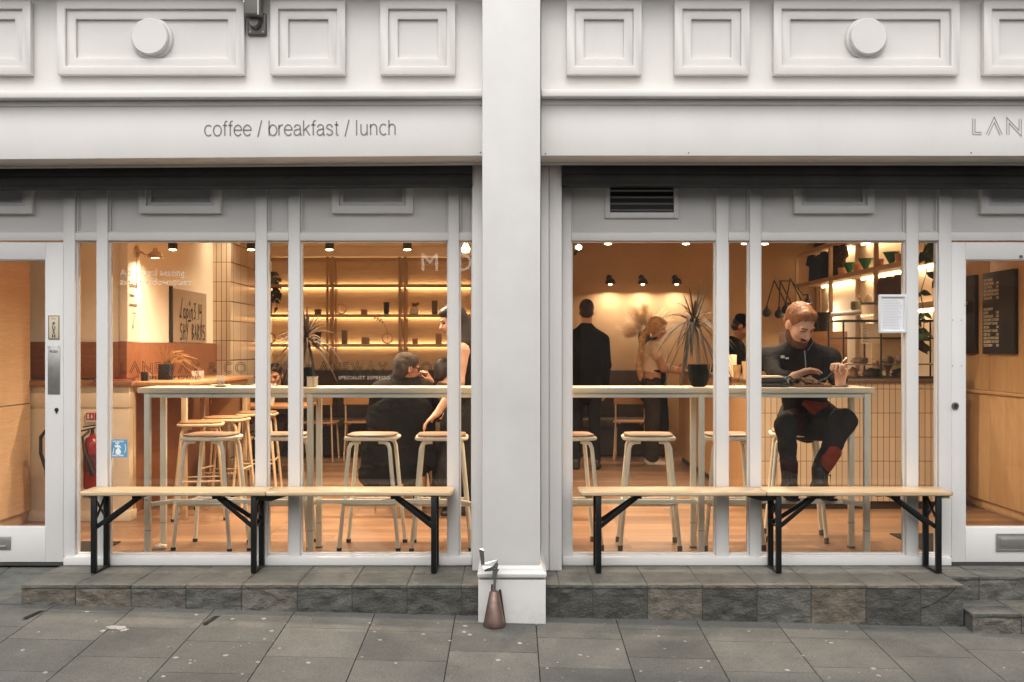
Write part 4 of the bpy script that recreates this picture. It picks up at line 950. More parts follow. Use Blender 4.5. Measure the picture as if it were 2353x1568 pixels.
# tiled upright board under its far end
# low table and chairs deeper in
def low_table(lab, loc, sx, sy, H=.74):
    T = thing('cafe_table', lab, 'table', loc); mb = MB(); mb.box(-sx, sx, -sy, sy, H - .028, H); mb.build('table_top', M_tblw, T, bevel=.003)
    for x in (-sx + .06, sx - .06):
        for y in (-sy + .06, sy - .06): mb = MB(); mb.cyl((x, y, 0), (x, y, H - .03), .016, n=10); mb.build('leg', M_beige, T)
    return T
low_table('low wooden table with a seated man at the far left', (-2.5, 4.55, .004), .42, .36)
low_table('low wooden table beside the grey haired man', (-.42, 2.55, .004), .36, .30)
def chair(lab, loc, rz, grp=None):
    T = thing('cafe_chair', lab, 'chair', loc, rz, grp)
    mb = MB(); mb.prism([(p[0], p[1]) for p in rsq(.20, .05)], .435, .452, 'z'); mb.build('seat', M_seat2, T, bevel=.004)
    mb = MB(); mb.add([(x, .215 + .03 * (1 - (x / .19) ** 2), z) for z in (.66, .85) for x in [-.19 + .38 * k / 8 for k in range(9)]] + [(x, .227 + .03 * (1 - (x / .19) ** 2), z) for z in (.66, .85) for x in [-.19 + .38 * k / 8 for k in range(9)]],
            [(k, k + 1, k + 10, k + 9) for k in range(8)] + [(k + 18, k + 27, k + 28, k + 19) for k in range(8)] + [(k + 9, k + 10, k + 28, k + 27) for k in range(8)] + [(k, k + 18, k + 19, k + 1) for k in range(8)] + [(0, 9, 27, 18), (8, 26, 35, 17)])
    mb.build('backrest', M_seat2, T)
    for sx in (-1, 1):
        mb = MB(); mb.tube([(sx * .17, .23, .84), (sx * .17, .20, .60), (sx * .17, .175, .43), (sx * .19, .21, .0)], .010, 8); mb.build('leg', M_beige, T)
        mb = MB(); mb.tube([(sx * .12, .15, .425), (sx * .155, -.10, .425), (sx * .17, -.15, .41), (sx * .185, -.185, .0)], .010, 8); mb.build('leg', M_beige, T)
    return T
M_seat2 = wood('chair_ply', (.36, .17, .07), (.48, .25, .11), 'x', .4)
gC = 'wooden chairs in front of the banquette'
C1 = chair('wooden chair before the banquette, left of the left middle table leg', (-2.27, 6.15, .004), rad(178), gC)
dup(C1, (-1.80, 6.25, .004), rad(185), 'wooden chair before the banquette, beside the dark coat')
dup(C1, (1.42, 6.3, .004), rad(172), 'wooden chair behind the barista woman')
dup(C1, (-2.72, 3.85, .004), rad(190), 'wooden chair at the far left low table', 'chairs at the low tables')
dup(C1, (-.87, 2.15, .004), rad(170), 'pale chair carrying the grey haired man and his coat', 'chairs at the low tables')

# ================================================================ COUNTER
CXL, CFY = 1.95, 2.22
T = thing('service_counter', 'long service counter with cream tiled front and plywood end', 'counter', (2.8, 3.5, .004), world=True)
mb = MB(); mb.box(CXL + .012, 3.62, CFY, 2.75, .07, 1.035); mb.build('tiled_front', tiles('counter_tile', 'xz', .0485, .197, (.72, .58, .40), (.26, .155, .08), .0030, .3), T)
mb = MB(); mb.box(CXL, CXL + .011, CFY, 6.0, .07, 1.035); mb.box(CXL + .012, 2.5, 2.752, 6.0, .07, 1.034); mb.build('end_panel', wood('counter_ply', (.42, .24, .105), (.52, .31, .15), 'z', .45, .5), T)
mb = MB(); mb.box(CXL + .03, 3.60, CFY + .03, 2.7, .004, .069); mb.box(CXL + .03, 2.45, 2.7, 5.95, .004, .069); mb.build('plinth', mat('counter_plinth', (.06, .04, .025), .6), T)
mb = MB(); mb.box(CXL - .012, 3.64, CFY - .015, 2.78, 1.036, 1.07); mb.box(CXL - .012, 2.55, 2.781, 6.02, 1.036, 1.07); mb.build('worktop', mat('stone_worktop', (.16, .105, .06), .35, var=.3, vs=40), T, bevel=.004)
CT = 1.0705
# display case on the counter
T = thing('display_case', 'glass pastry display case on the counter right of the seated man', 'display case', (2.95, 2.5, CT), world=True)
xa, xb, ya, yb = X(1938, 2.3), X(2122, 2.3) + .22, 2.3, 2.72; zt = Z(735, 2.3); zm = Z(838, 2.3)
mb = MB(); q = .006
for x in (xa, (xa + xb) / 2 - .13, xb):
    for y in (ya, yb): mb.box(x - q, x + q, y - q, y + q, CT, zt)
for z in (CT + .006, zt - .006, Z(777, 2.3)):
    for y in (ya, yb): mb.box(xa, xb, y - q * .9, y + q * .9, z - q * .9, z + q * .9)
    for x in (xa, xb): mb.box(x - q * .9, x + q * .9, ya, yb, z - q * .9, z + q * .9)
mb.build('frame', M_black, T)
mb = MB(); mb.box(xa + .02, xb - .02, ya + .05, yb - .03, zm - .006, zm + .006); mb.build('shelf', M_oak, T)
mb = MB(); mb.add([(xa, ya + .002, CT + .01), (xb, ya + .002, CT + .01), (xb, ya + .002, zt), (xa, ya + .002, zt)], [(0, 1, 2, 3)]); mb.build('pane', M_glass, T, smooth=False)
mb = MB(); mb.box(xa + .38, xa + .74, yb + .01, yb + .02, CT + .06, zt - .06); bd = mb.build('back_board', mat('cream_card', (.55, .40, .22), .6), T)
def lump(loc, s, m, nm, lab, cat, n=3, grp=None):
    bm = bmesh.new(); bmesh.ops.create_icosphere(bm, subdivisions=n, radius=1)
    for v in bm.verts:
        q = v.co.copy(); f = 1 + .16 * math.sin(q.x * 5 + loc[0] * 9) * math.cos(q.y * 6 + loc[1] * 7) + .1 * math.sin(q.z * 9 + q.x * 4); v.co = Vector((q.x * s[0] * f, q.y * s[1] * f, max(-.6, q.z) * s[2] * f + s[2] * .6))
    me = bpy.data.meshes.new(nm); bm.to_mesh(me); bm.free(); me.materials.append(m); me.polygons.foreach_set('use_smooth', [True] * len(me.polygons))
    o = link(nm, me); o.location = loc; return tag(o, lab, cat, grp)
M_bun = mat('dark_crust', (.075, .035, .015), .6, var=.5, vs=30, bs=60, bst=.5); M_bunl = mat('golden_crust', (.30, .16, .06), .6, var=.4, vs=25, bs=60, bst=.4)
gp = 'pastries in the display case'
zs = zm + .0065
for i, (px, s, m, lab) in enumerate(((1975, (.07, .05, .035), M_bun, 'dark loaf cake on the left of the case shelf'), (2040, (.05, .045, .04), M_bun, 'dark bun in the middle of the case shelf'), (2072, (.05, .045, .05), M_bun, 'dark tall bun on the right of the case shelf'), (2012, (.03, .03, .018), M_bunl, 'small golden cookie on the case shelf'))):
    lump((X(px, 2.45), 2.45, zs), s, m, 'pastry', lab, 'pastry', grp=gp)
for i, (px, s, m, lab) in enumerate(((1960, (.04, .04, .05), M_bunl, 'golden pastry at the lower left of the case'), (2005, (.085, .06, .045), M_bun, 'wide dark cake at the bottom left of the case'), (2075, (.10, .06, .045), M_bun, 'wide dark cake at the bottom right of the case'))):
    lump((X(px, 2.45), 2.45, CT + .012), s, m, 'pastry', lab, 'pastry', grp=gp)
mb = MB(); mb.lathe([(.05, 0), (.05, .006), (.014, .01), (.02, .06), (.045, .10), (.042, .10), (0, .055)], n=20)
solo(mb, 'cake_stand', M_terra, 'brown stemmed bowl between the cakes in the case', 'cake stand', (X(2040, 2.52), 2.52, CT + .012))
mb = MB(); mb.box(-.09, .09, -.002, .002, 0, .17); o = solo(mb, 'menu_card', mat('card_white', (.62, .5, .34), .6, bst=0), 'handwritten card sign standing behind the case glass', 'sign', (X(2003, 2.62), 2.62, Z(790, 2.62)))
for r in range(7): text(R.choice(['hot food', 'toasties', 'all day', 'cakes', 'ask us', 'pastries', 'soup']), .018, facing_street(-.08, -.0035, .148 - r * .022), 'lettering', M_ink, o)
# jars, bag and bits standing on the counter
mb = MB(); mb.box(-.085, .085, -.05, .05, 0, .195); solo(mb, 'paper_bag', mat('cream_bag', (.66, .52, .34), .7), 'cream takeaway bag on the counter behind the dark plant pot', 'paper bag', (X(1663, 2.9) + .03, 2.95, CT), bevel=.004)
for px, h, r, m, nm, lab in ((1688, .11, .035, M_bunl, 'glass_jar', 'amber jar on the counter between the window mullions'), (1708, .14, .035, M_kraft, 'paper_cup', 'stack of kraft paper cups on the counter')):
    mb = MB(); mb.lathe([(r * .8, 0), (r, h), (r - .004, h), (0, .01)], n=18); solo(mb, nm, m, lab, 'cup' if 'cup' in nm else 'jar', (X(px, 2.6) + .02, 2.6, CT))

# ================================================================ RIGHT WALL SHELVES
T = thing('wall_shelving', 'oak ladder shelving along the right wall behind the counter', 'shelving', (3.7, 5.0, 1.0), world=True)
SX = 3.55
for D in (13.42, 12.0, 10.5, 9.0):
    y = D - D0; mb = MB(); mb.box(SX - .02, SX + .02, y - .02, y + .02, 1.07, 2.73); mb.build('upright', M_oakz, T, bevel=.002)
    mb = MB(); mb.box(WRX - .04, WRX - .005, y - .02, y + .02, 1.07, 2.73); mb.build('upright', M_oakz, T)
M_oaky = wood('oak_shelf_y', (.34, .21, .10), (.50, .33, .17), 'y', .45)
for z, ya, yb in ((2.10, 2.36, 6.84), (2.48, 3.9, 6.84), (1.70, 2.36, 5.4)):
    mb = MB(); mb.box(SX + .005, WRX - .05, ya, yb, z - .014, z + .014); mb.box(SX - .018, SX + .004, ya, yb, z - .03, z + .018); s_ = mb.build('shelf', M_oaky, T, bevel=.002)
    mb = MB()
    for a in (2.5, 4.0, 5.5):
        if a > ya - .1 and a + 1.1 < yb + .3: mb.box(WRX - .06, WRX - .045, a, a + 1.15, z - .035, z - .02)
    mb.build('led_strip', emis('led_strip_side', (1.0, .72, .42), 24), s_)
def at_shelf(xd, x=3.62): D = x * FPX / (xd - XC); return x, D - D0
M_green = mat('green_ceramic', (.02, .16, .06), .2, var=.1); M_pink = mat('pink_ceramic', (.55, .27, .18), .45, var=.08)
for xd, lab in ((1952, 'green coffee dripper, left of three on the right wall shelf'), (1989, 'green coffee dripper, middle of three on the right wall shelf'), (2048, 'green coffee dripper, nearest to the street on the right wall shelf')):
    x, y = at_shelf(xd); mb = MB(); mb.lathe([(.035, 0), (.035, .005), (.02, .01), (.022, .02), (.078, .125), (.074, .125), (.018, .024)], n=24); solo(mb, 'coffee_dripper', M_green, lab, 'coffee dripper', (x, y, 2.1145), group='drippers and pink cups on the right wall shelf')
for xd, lab in ((1936, 'pink cup left of all the green drippers'), (1971, 'pink cup between the left and middle green drippers'), (1978, 'second pink cup touching the middle green dripper'), (2019, 'pink cup behind the shelf upright'), (2069, 'pink cup right of the nearest green dripper')):
    x, y = at_shelf(xd); mb = MB(); mb.lathe([(.042, 0), (.052, .088), (.048, .088), (.04, .008), (0, .008)], n=20); solo(mb, 'pink_cup', M_pink, lab, 'cup', (x, y + (.06 if xd == 1978 else 0), 2.1145), group='drippers and pink cups on the right wall shelf')
# folded garments on stands
def garment(xd, z, lab, m, w, h):
    x, y = at_shelf(xd, 3.64); T = thing('t_shirt', lab, 't-shirt', (x, y, z), rad(-55))
    mb = MB(); pts = [(-.5, 0), (.5, 0), (.46, .55), (.72, .62), (.58, .95), (.2, 1.0), (0, .9), (-.2, 1.0), (-.58, .95), (-.72, .62), (-.46, .55)]
    mb.prism([(a * w, b * h) for a, b in pts], -.03, .03, 'y'); mb.build('body', m, T, bevel=.012, segs=2)
    mb = MB(); mb.tube([(math.cos(a) * .09, -.012, h * .97 + math.sin(a) * .03) for a in [math.pi * k / 10 + math.pi for k in range(11)]], .008, 6); mb.build('collar', m, T)
M_cloth = mat('black_cloth', (.014, .012, .011), .85, bs=200, bst=.3); M_cloth2 = mat('dark_print_cloth', (.06, .035, .02), .85, var=.6, vs=30)
garment(1876, 2.1145, 'black t-shirt displayed at the far end of the right wall shelf', M_cloth, .20, .33)
garment(1902, 2.1145, 'second black t-shirt displayed beside the shelf upright', M_cloth, .16, .33)
garment(1928, 2.1145, 'dark patterned t-shirt displayed left of the pink cups', M_cloth2, .16, .36)
garment(1885, 2.495, 'dark folded top on the upper right wall shelf', M_cloth, .16, .2)
for xd, lab in ((2031, 'brown coffee bag, left of three under the right wall shelf'), (2047, 'brown coffee bag, middle of three under the right wall shelf'), (2066, 'brown coffee bag nearest the framed notice')):
    x, y = at_shelf(xd, 3.6); mb = MB(); mb.prism([(-.05, 0), (.05, 0), (.055, .22), (.03, .29), (-.03, .29), (-.055, .22)], -.045, .045, 'y'); solo(mb, 'coffee_bag', mat('brown_bag', (.055, .026, .016), .6, var=.3), lab, 'coffee bag', (x, y, 1.7145), rz=rad(-40), bevel=.008, group='coffee bags on the right wall shelf')
x, y = at_shelf(1968, 3.62); mb = MB(); mb.lathe([(.06, 0), (.06, .085), (.05, .10), (.02, .105), (0, .105)], n=22); solo(mb, 'tea_tin', mat('teal_tin', (.16, .17, .12), .4), 'teal round tin on the lower right wall shelf', 'tin', (x, y, 1.7145))
x, y = at_shelf(1998, 3.62); T = thing('kettle', 'white gooseneck kettle on the lower right wall shelf', 'kettle', (x, y, 1.7145))
mb = MB(); mb.lathe([(.055, 0), (.058, .03), (.045, .11), (.03, .13), (.012, .15), (0, .155)], n=22); mb.build('body', M_white, T)
mb = MB(); mb.tube([(-.05, 0, .03), (-.09, 0, .06), (-.085, 0, .11), (-.12, 0, .14)], .008, 8); mb.build('spout', M_white, T)
mb = MB(); mb.tube([(.045, 0, .12), (.09, 0, .12), (.09, 0, .04), (.055, 0, .03)], .008, 8); mb.build('handle', M_oak, T)
for xd, lab in ((1873, 'black cone pot left of the brown box behind the bearded man'), (1888, 'second black cone pot behind the bearded man')):
    x, y = at_shelf(xd, 3.6); mb = MB(); mb.lathe([(.05, 0), (.075, .2), (.07, .2), (0, .02)], n=20); solo(mb, 'cone_pot', M_black, lab, 'pot', (3.28, 11.6 * 3.28 / 3.28 - D0 + (.0 if xd < 1880 else -.25), 1.50))
mb = MB(); mb.box(-.3, .3, -.25, .25, 0, .43); solo(mb, 'storage_cabinet', M_redz, 'brown cupboard behind the bearded man at the end of the counter', 'cupboard', (3.22, 4.95, 1.068), bevel=.004)
mb = MB(); mb.box(2.9, 3.8, 4.5, 5.5, .004, 1.06); solo(mb, 'back_counter', M_redz, 'back counter behind the seated bearded man', 'counter', bevel=.004)
# clear tub with black lid
x, y = X(2003, 2.5), 2.5; T = thing('storage_tub', 'clear plastic tub with a black lid on top of the display case', 'tub', (x, y, zt + .001))
mb = MB(); mb.lathe([(.075, 0), (.085, .13), (.082, .13), (.072, .004)], n=24); mb.build('tub', filmmat('tub_plastic', (.75, .6, .42), .5), T)
mb = MB(); mb.lathe([(.088, .13), (.088, .148), (0, .148)], n=24); mb.build('lid', M_black, T)
# trailing plant on the nearest upright
T = thing('hanging_plant', 'trailing green plant hanging by the narrow right window strip', 'plant', (3.50, 2.12, 2.0), world=True)
mb = MB(); mb.lathe([(.05, 2.115), (.075, 2.22), (.07, 2.22), (0, 2.2)], (3.68, 2.25, 0), 20); mb.build('pot', M_olive, T)
mb = MB(); vine(mb, (3.50, 2.2, 2.30), 2, .5, .07, .05); vine(mb, (3.38, 2.20, 2.30), 1, .85, .075, .03); mb.build('foliage', mat('glossy_leaf', (.05, .095, .035), .4, var=.4, vs=15), T, smooth=False)
T = thing('hanging_plant', 'small dark-leaved vine low behind the framed notice strip', 'plant', (3.42, 2.35, 1.3), world=True)
mb = MB(); vine(mb, (3.40, 2.35, 1.50), 2, .25, .075, .04); mb.build('foliage', MATS['glossy_leaf'], T, smooth=False)
# three scissor lamps
for i, (bx, by, ex, ey, lab) in enumerate(((1762, 719, 1779, 645, 'black ball lamp on a scissor arm, left of three'), (1790, 722, 1793, 647, 'black ball lamp on a scissor arm, middle of three'), (1806, 712, 1816, 640, 'black ball lamp on a scissor arm behind the bearded head'))):
    Yl = 6.5; p = V(X(bx, Yl), Yl, Z(by, Yl)); q = V(X(ex, Yl), Yl, Z(ey, Yl)); T = thing('scissor_lamp', lab, 'wall lamp', tuple(p), 0, 'scissor arm lamps by the counter', world=True)
    mb = MB(); mb.lathe([(0, -.055), (.035, -.045), (.055, -.01), (.05, .025), (.02, .055), (.012, .09), (0, .095)], tuple(p), 20); mb.build('shade', M_black, T)
    mb = MB(); r = q + V(.18, .1, -.3); mb.tube([p + V(0, 0, .09), q], .008, 6); mb.tube([q, r], .008, 6); mb.tube([r, r + V(.06, .02, .03), (r.x + .1, WBY - .001, r.z + .05)], .008, 6); mb.build('arm', M_black, T)
Yl = 6.5; p = V(X(1857, Yl), Yl, Z(688, Yl)); T = thing('scissor_lamp', 'black cone lamp lighting the wall above the bearded man', 'wall lamp', tuple(p), 0, 'scissor arm lamps by the counter', world=True)
mb = MB(); mb.lathe([(.05, -.05), (.045, -.02), (.02, .03), (.012, .06), (0, .06)], tuple(p), 20); mb.build('shade', M_black, T)
mb = MB(); mb.tube([p + V(0, 0, .06), p + V(-.06, 0, .05), p + V(-.2, 0, .22), p + V(-.2, WBY - .001 - p.y, .26)], .007, 6); mb.build('arm', M_black, T); area('bulb', T, (0, .06, -.06), .05, 14, rot=(rad(-25), 0, 0), spread=170)

# ================================================================ MENU BOARDS
def board(ya, yb, za, zb_, lab, lines, prices):
    T = thing('menu_board', lab, 'menu board', (WRX - .06, (ya + yb) / 2, za), 0, 'black menu boards in the entrance', world=True)
    mb = MB(); mb.box(WRX - .078, WRX - .046, ya, yb, za, zb_); mb.build('panel', mat('board_black', (.016, .016, .016), .55), T, bevel=.003)
    h = (zb_ - za - .1) / len(lines)
    for i, (l, p) in enumerate(zip(lines, prices)):
        z = zb_ - .07 - i * h
        if l: text(l, h * .95, facing_left(WRX - .0795, yb - .03, z), 'lettering', mat('chalk_white', (.62, .55, .44), .7, bst=0), T, offset=.0009)
        if p: text(p, h * .95, facing_left(WRX - .0795, ya + .30, z), 'lettering', MATS['chalk_white'], T, offset=.0009)
ls = ['HOT COFFEE', 'FILTER COFFEE', 'FLAT WHITE', 'HOT CHOCOLATE', 'HOT MATCHA LATTE', 'CHAI LATTE', '', '', 'ICED DRINKS', 'LATTE', 'LONG BLACK', 'COCONUT LATTE', 'COCONUT CREAM', 'MOCHA', 'COCONUT CREAM', 'ICED TEA', 'ICED OAT MATCHA', 'BLUEBERRY MATCHA', 'COLD BREW']
ps = ['', '3.00', '3.30', '3.50', '3.80', '3.60', '', '', '', '3.60', '3.20', '4.00', '50', '3.80', '50', '3.50', '4.20', '4.50', '3.80']
board(8.136 - D0, 8.686 - D0, 1.278, 1.925, 'black menu board with white price list, nearer the right door', ls, ps)
board(8.825 - D0, 9.40 - D0, 1.278, 1.925, 'black menu board cut off by the right door frame', ['', 'ESPRESSO', 'MACCHIATO', 'LONG BLACK', '', '', 'LATTE', '', '', '', '', 'TOAST', '', ''], ['', '2.60', '3.0', '5', '', '', '3.2', '', '', '', '', '3.50', '', ''])

# ================================================================ FIRE POINT, POSTER
def lathe_thing(*a): pass
x, y = -3.155, 1.50
T = thing('fire_extinguisher', 'red fire extinguisher with black hose against the low partition wall', 'fire extinguisher', (x, y, .27), world=True)
mb = MB(); mb.lathe([(.06, .27), (.065, .29), (.065, .60), (.05, .645), (.02, .665), (.018, .685)], (x, y, 0), 28); mb.build('cylinder', mat('red_enamel', (.24, .018, .014), .28, var=.08), T)
mb = MB(); mb.lathe([(.0655, .40), (.0655, .53)], (x, y, 0), 28); mb.build('label_band', mat('label_dark', (.10, .02, .02), .4, var=.4, vs=40), T)
mb = MB(); mb.cyl((x, y, .68), (x, y, .72), .014, n=10); mb.bar((x - .085, y, .70), (x + .02, y, .725), .016, .012); mb.bar((x - .07, y, .73), (x + .02, y, .745), .016, .01); mb.build('valve_handle', M_black, T, bevel=.002)
mb = MB(); mb.tube([(x - .02, y - .01, .70), (x - .05, y - .06, .66), (x - .03, y - .078, .55), (x + .01, y - .08, .46), (x + .035, y - .078, .38)], [.010, .010, .012, .016, .02], 10); mb.build('hose', M_black, T)
mb = MB(); mb.box(x - .05, x + .05, y + .066, 1.619, .55, .6); mb.box(x - .06, x + .06, 1.56, 1.60, .23, .27); mb.build('wall_bracket', MATS['red_enamel'], T)
x = X(133, 1.45); y = 1.45
T = thing('fire_extinguisher', 'black extinguisher with curved hose, half behind the left door stile', 'fire extinguisher', (x, y, .3), world=True)
mb = MB(); mb.lathe([(.05, .30), (.055, .32), (.055, .66), (.02, .72)], (x, y, 0), 24); mb.build('cylinder', M_blk, T)
mb = MB(); mb.tube([(x, y, .72), (x - .06, y - .02, .74), (x - .115, y - .03, .66), (x - .115, y - .03, .54), (x - .075, y - .03, .42), (x - .06, y - .03, .33)], [.012, .012, .013, .013, .015, .018], 10); mb.build('hose', M_black, T)
mb = MB(); mb.box(x - .03, x + .03, y + .05, 1.62, .5, .54); mb.build('wall_bracket', M_blk, T)
x0_, x1_, z0_, z1_ = X(197, 1.6), X(232, 1.6), Z(970.5, 1.6), Z(948, 1.6)
T = thing('fire_sign', 'small red and white fire sign on the partition wall above the extinguisher', 'sign', (x0_, 1.6, z0_), world=True)
mb = MB(); mb.box(x0_, x1_, 1.604, 1.6115, z0_, z1_); mb.build('plate', mat('sign_white', (.7, .65, .6), .5), T)
mb = MB(); mb.box(x0_ + .004, x0_ + .062, 1.6005, 1.6035, z0_ + .018, z1_ - .004); mb.box(x0_ + .068, x1_ - .004, 1.6005, 1.6035, z0_ + .018, z1_ - .004); mb.build('red_panels', mat('sign_red', (.42, .03, .025), .5), T)
mb = MB(); mb.box(x0_ + .012, x0_ + .026, 1.598, 1.60, z0_ + .026, z1_ - .018); mb.box(x0_ + .015, x0_ + .023, 1.598, 1.60, z1_ - .018, z1_ - .011)
mb.prism([(x0_ + .038, z0_ + .03), (x0_ + .054, z0_ + .03), (x0_ + .050, z0_ + .05), (x0_ + .046, z1_ - .012), (x0_ + .041, z0_ + .05)], 1.598, 1.60, 'y'); mb.build('pictogram', MATS['sign_white'], T)
# canvas with hand lettering on the left wall
T = thing('canvas_poster', 'tall pale canvas with black brush lettering on the left wall', 'canvas', (-3.0, 3.5, 1.38), world=True)
mb = MB(); mb.box(WLX + .002, WLX + .020, 9.62 - D0, 10.68 - D0, 1.376, 1.86); mb.build('canvas', mat('canvas_cream', (.38, .30, .20), .7, var=.05), T)
mb = MB(); mb.box(WLX + .002, WLX + .024, 9.575 - D0, 9.618 - D0, 1.376, 1.875); mb.build('edge', M_black, T)
HG = {'L': [[(-.10, .12), (.10, .20), (.42, 1.25)], [(-.12, .1), (.3, .05)]], 'a': [arc(.2, .3, .18, .28, 60, 360, 8), [(.38, .6), (.40, .05), (.5, .0)]], 'p': [[(.08, .6), (.04, -.35)], arc(.22, .33, .17, .25, 170, -150, 8)], 'i': [[(.1, .6), (.08, 0)], arc(.12, .95, .07, .08, 0, 360, 6)],
      'n': [[(.06, .6), (.05, 0)], [(.06, .4), (.2, .62), (.34, .5), (.36, 0), (.45, -.05)]], '3': [[(.05, .95), (.35, .98), (.16, .56), (.36, .4), (.3, .06), (.02, .04)]], '.': [[(.05, .0), (.12, .03)]], '1': [[(.12, 1), (.10, -.02)]], '4': [[(.10, 1), (.02, .45), (.45, .5)], [(.36, 1), (.34, -.5)]],
      'S': [[(.42, .95), (.1, .92), (.06, .6), (.38, .45), (.36, .06), (.02, .04)]], 'H': [[(.06, 1), (.04, 0)], [(.40, 1), (.38, 0)], [(.06, .5), (.4, .56)]], 'Y': [[(.02, 1), (.2, .5)], [(.4, 1.02), (.12, -.1)]], 'B': [[(.06, 1), (.05, 0)], [(.04, 1), (.36, .85), (.08, .52), (.40, .3), (.05, 0)]],
      'A': [[(.02, 0), (.22, 1), (.42, 0)], [(.1, .4), (.36, .42)]], 'R': [[(.06, 0), (.06, 1), (.38, .8), (.08, .5), (.42, 0)]], 'N': [[(.05, 0), (.07, 1), (.36, .02), (.4, 1)]], ' ': []}
def brush(word, h, adv, M):
    st = []; x = 0
    for ch in word: st += [[((x + a) * h, b * h) for a, b in pl] for pl in HG[ch]]; x += adv * (.55 if ch in '.i1' else 1)
    return hatch(st, .019, M, 'brush_lettering', M_ink, T)
yp_ = lambda xd: 3.028 * FPX / (XC - xd) - D0
brush('Lapin3.14', .15, .62, facing_right(WLX + .0216, yp_(414), 1.60)); brush('SHY BARNS', .15, .60, facing_right(WLX + .0216, yp_(414), 1.40))
hatch([[(0, 0), (.1, .01)]], .02, facing_right(WLX + .0216, yp_(432), 1.575), 'brush_dash', M_ink, T)
# things on the high table by the wainscot
x, y = X(381, 2.3), 2.3; T = thing('dried_grass_vase', 'black square vase of dried grass on the high table', 'vase', (x, y, 1.0625))
mb = MB(); mb.prism(rsq(.05, .012), 0, .13, 'z'); mb.build('vase', M_black, T, bevel=.003)
mb = MB()
for k in range(44):
    a = R.gauss(.45, .40); l = R.uniform(.10, .30); d = V(math.sin(a), R.uniform(-.3, .3), math.cos(a) * .75); p0 = V(0, 0, .12); mid = p0 + d * l * .6; e = p0 + d * l + V(.05 * abs(a), 0, -.09 * abs(a) - .02); mb.leaf([p0, mid, e], [.0015, .003, .0008], (0, -1, .2))
mb.build('dried_grass', mat('straw', (.36, .19, .08), .8), T, smooth=False)
for px, h, r, m, nm, lab in ((323, .07, .028, M_black, 'small_pot', 'small black pot on the high table beside the partition'), (334, .065, .018, M_alu, 'shaker', 'silver shaker beside the small black pot'), (447, .08, .024, filmmat('clear_glass', (.8, .7, .6), .28), 'water_glass', 'empty water glass beside the dried grass vase'), (462, .08, .024, MATS['clear_glass'], 'water_glass', 'second water glass on the high table')):
    mb = MB(); mb.lathe([(r * .85, 0), (r, h), (r - .003, h), (0, .006)], n=18); Yq = 2.0; solo(mb, nm, m, lab, 'glass' if 'glass' in nm else 'pot' if 'pot' in nm else 'shaker', (X(px, Yq) + (.03 if px < 400 else 0), Yq, 1.0625))
mb = MB(); mb.box(-.14, .14, -.07, .07, 0, .006); mb.box(-.10, .16, -.06, .07, .007, .011); solo(mb, 'magazine', mat('magazine_red', (.30, .07, .045), .4, var=.7, vs=12), 'red magazines lying on the timber cap of the partition', 'magazine', (X(262, 1.66), 1.66, 1.0755), rz=.2)

# ================================================================ ON THE WINDOW TABLES
def TB(xd, Y=.36): return X(xd, Y), Y, 1.0745
x, y, z = TB(507); T = thing('glass_and_saucer', 'small glass of milky coffee on a white saucer', 'coffee glass', (x, y, z))
mb = MB(); mb.lathe([(.03, 0), (.034, .004), (.066, .012), (.064, .015), (.03, .008), (0, .008)], n=28); mb.build('saucer', M_white, T)
mb = MB(); mb.lathe([(.022, .009), (.030, .075), (.0285, .075), (.021, .013)], n=24); mb.build('glass', MATS['clear_glass'], T)
mb = MB(); mb.lathe([(0, .012), (.021, .012), (.025, .042), (0, .042)], n=24); mb.build('coffee', mat('milky_coffee', (.42, .28, .17), .5, bst=0), T)
mb = MB(); mb.bar((-.03, -.03, .018), (-.10, -.02, .024), .004, .003); mb.build('spoon', M_alu, T)
x, y, z = TB(608); T = thing('cup_and_saucer', 'white cup on a saucer behind the left window mullion', 'cup', (x, y, z))
mb = MB(); mb.lathe([(.03, 0), (.034, .004), (.082, .014), (.080, .017), (.03, .008), (0, .008)], n=28); mb.build('saucer', M_white, T)
mb = MB(); mb.lathe([(.025, .009), (.038, .03), (.042, .075), (.039, .075), (.034, .03), (0, .014)], n=24); mb.build('cup', M_white, T)
x, y, z = TB(718, .30); mb = MB(); mb.lathe([(.038, 0), (.038, .004), (.0355, .006), (.0355, .062), (.038, .064), (.038, .068), (.034, .068), (.034, .03), (0, .03)], n=28); solo(mb, 'tin_can', mat('shiny_tin', (.70, .64, .54), .25, .6, .05), 'shiny tin can on the left window table by the dark pot', 'tin can', (x, y, z))
mb = MB(); mb.lathe([(.006, 0), (.006, .06), (.004, .06)], n=8)
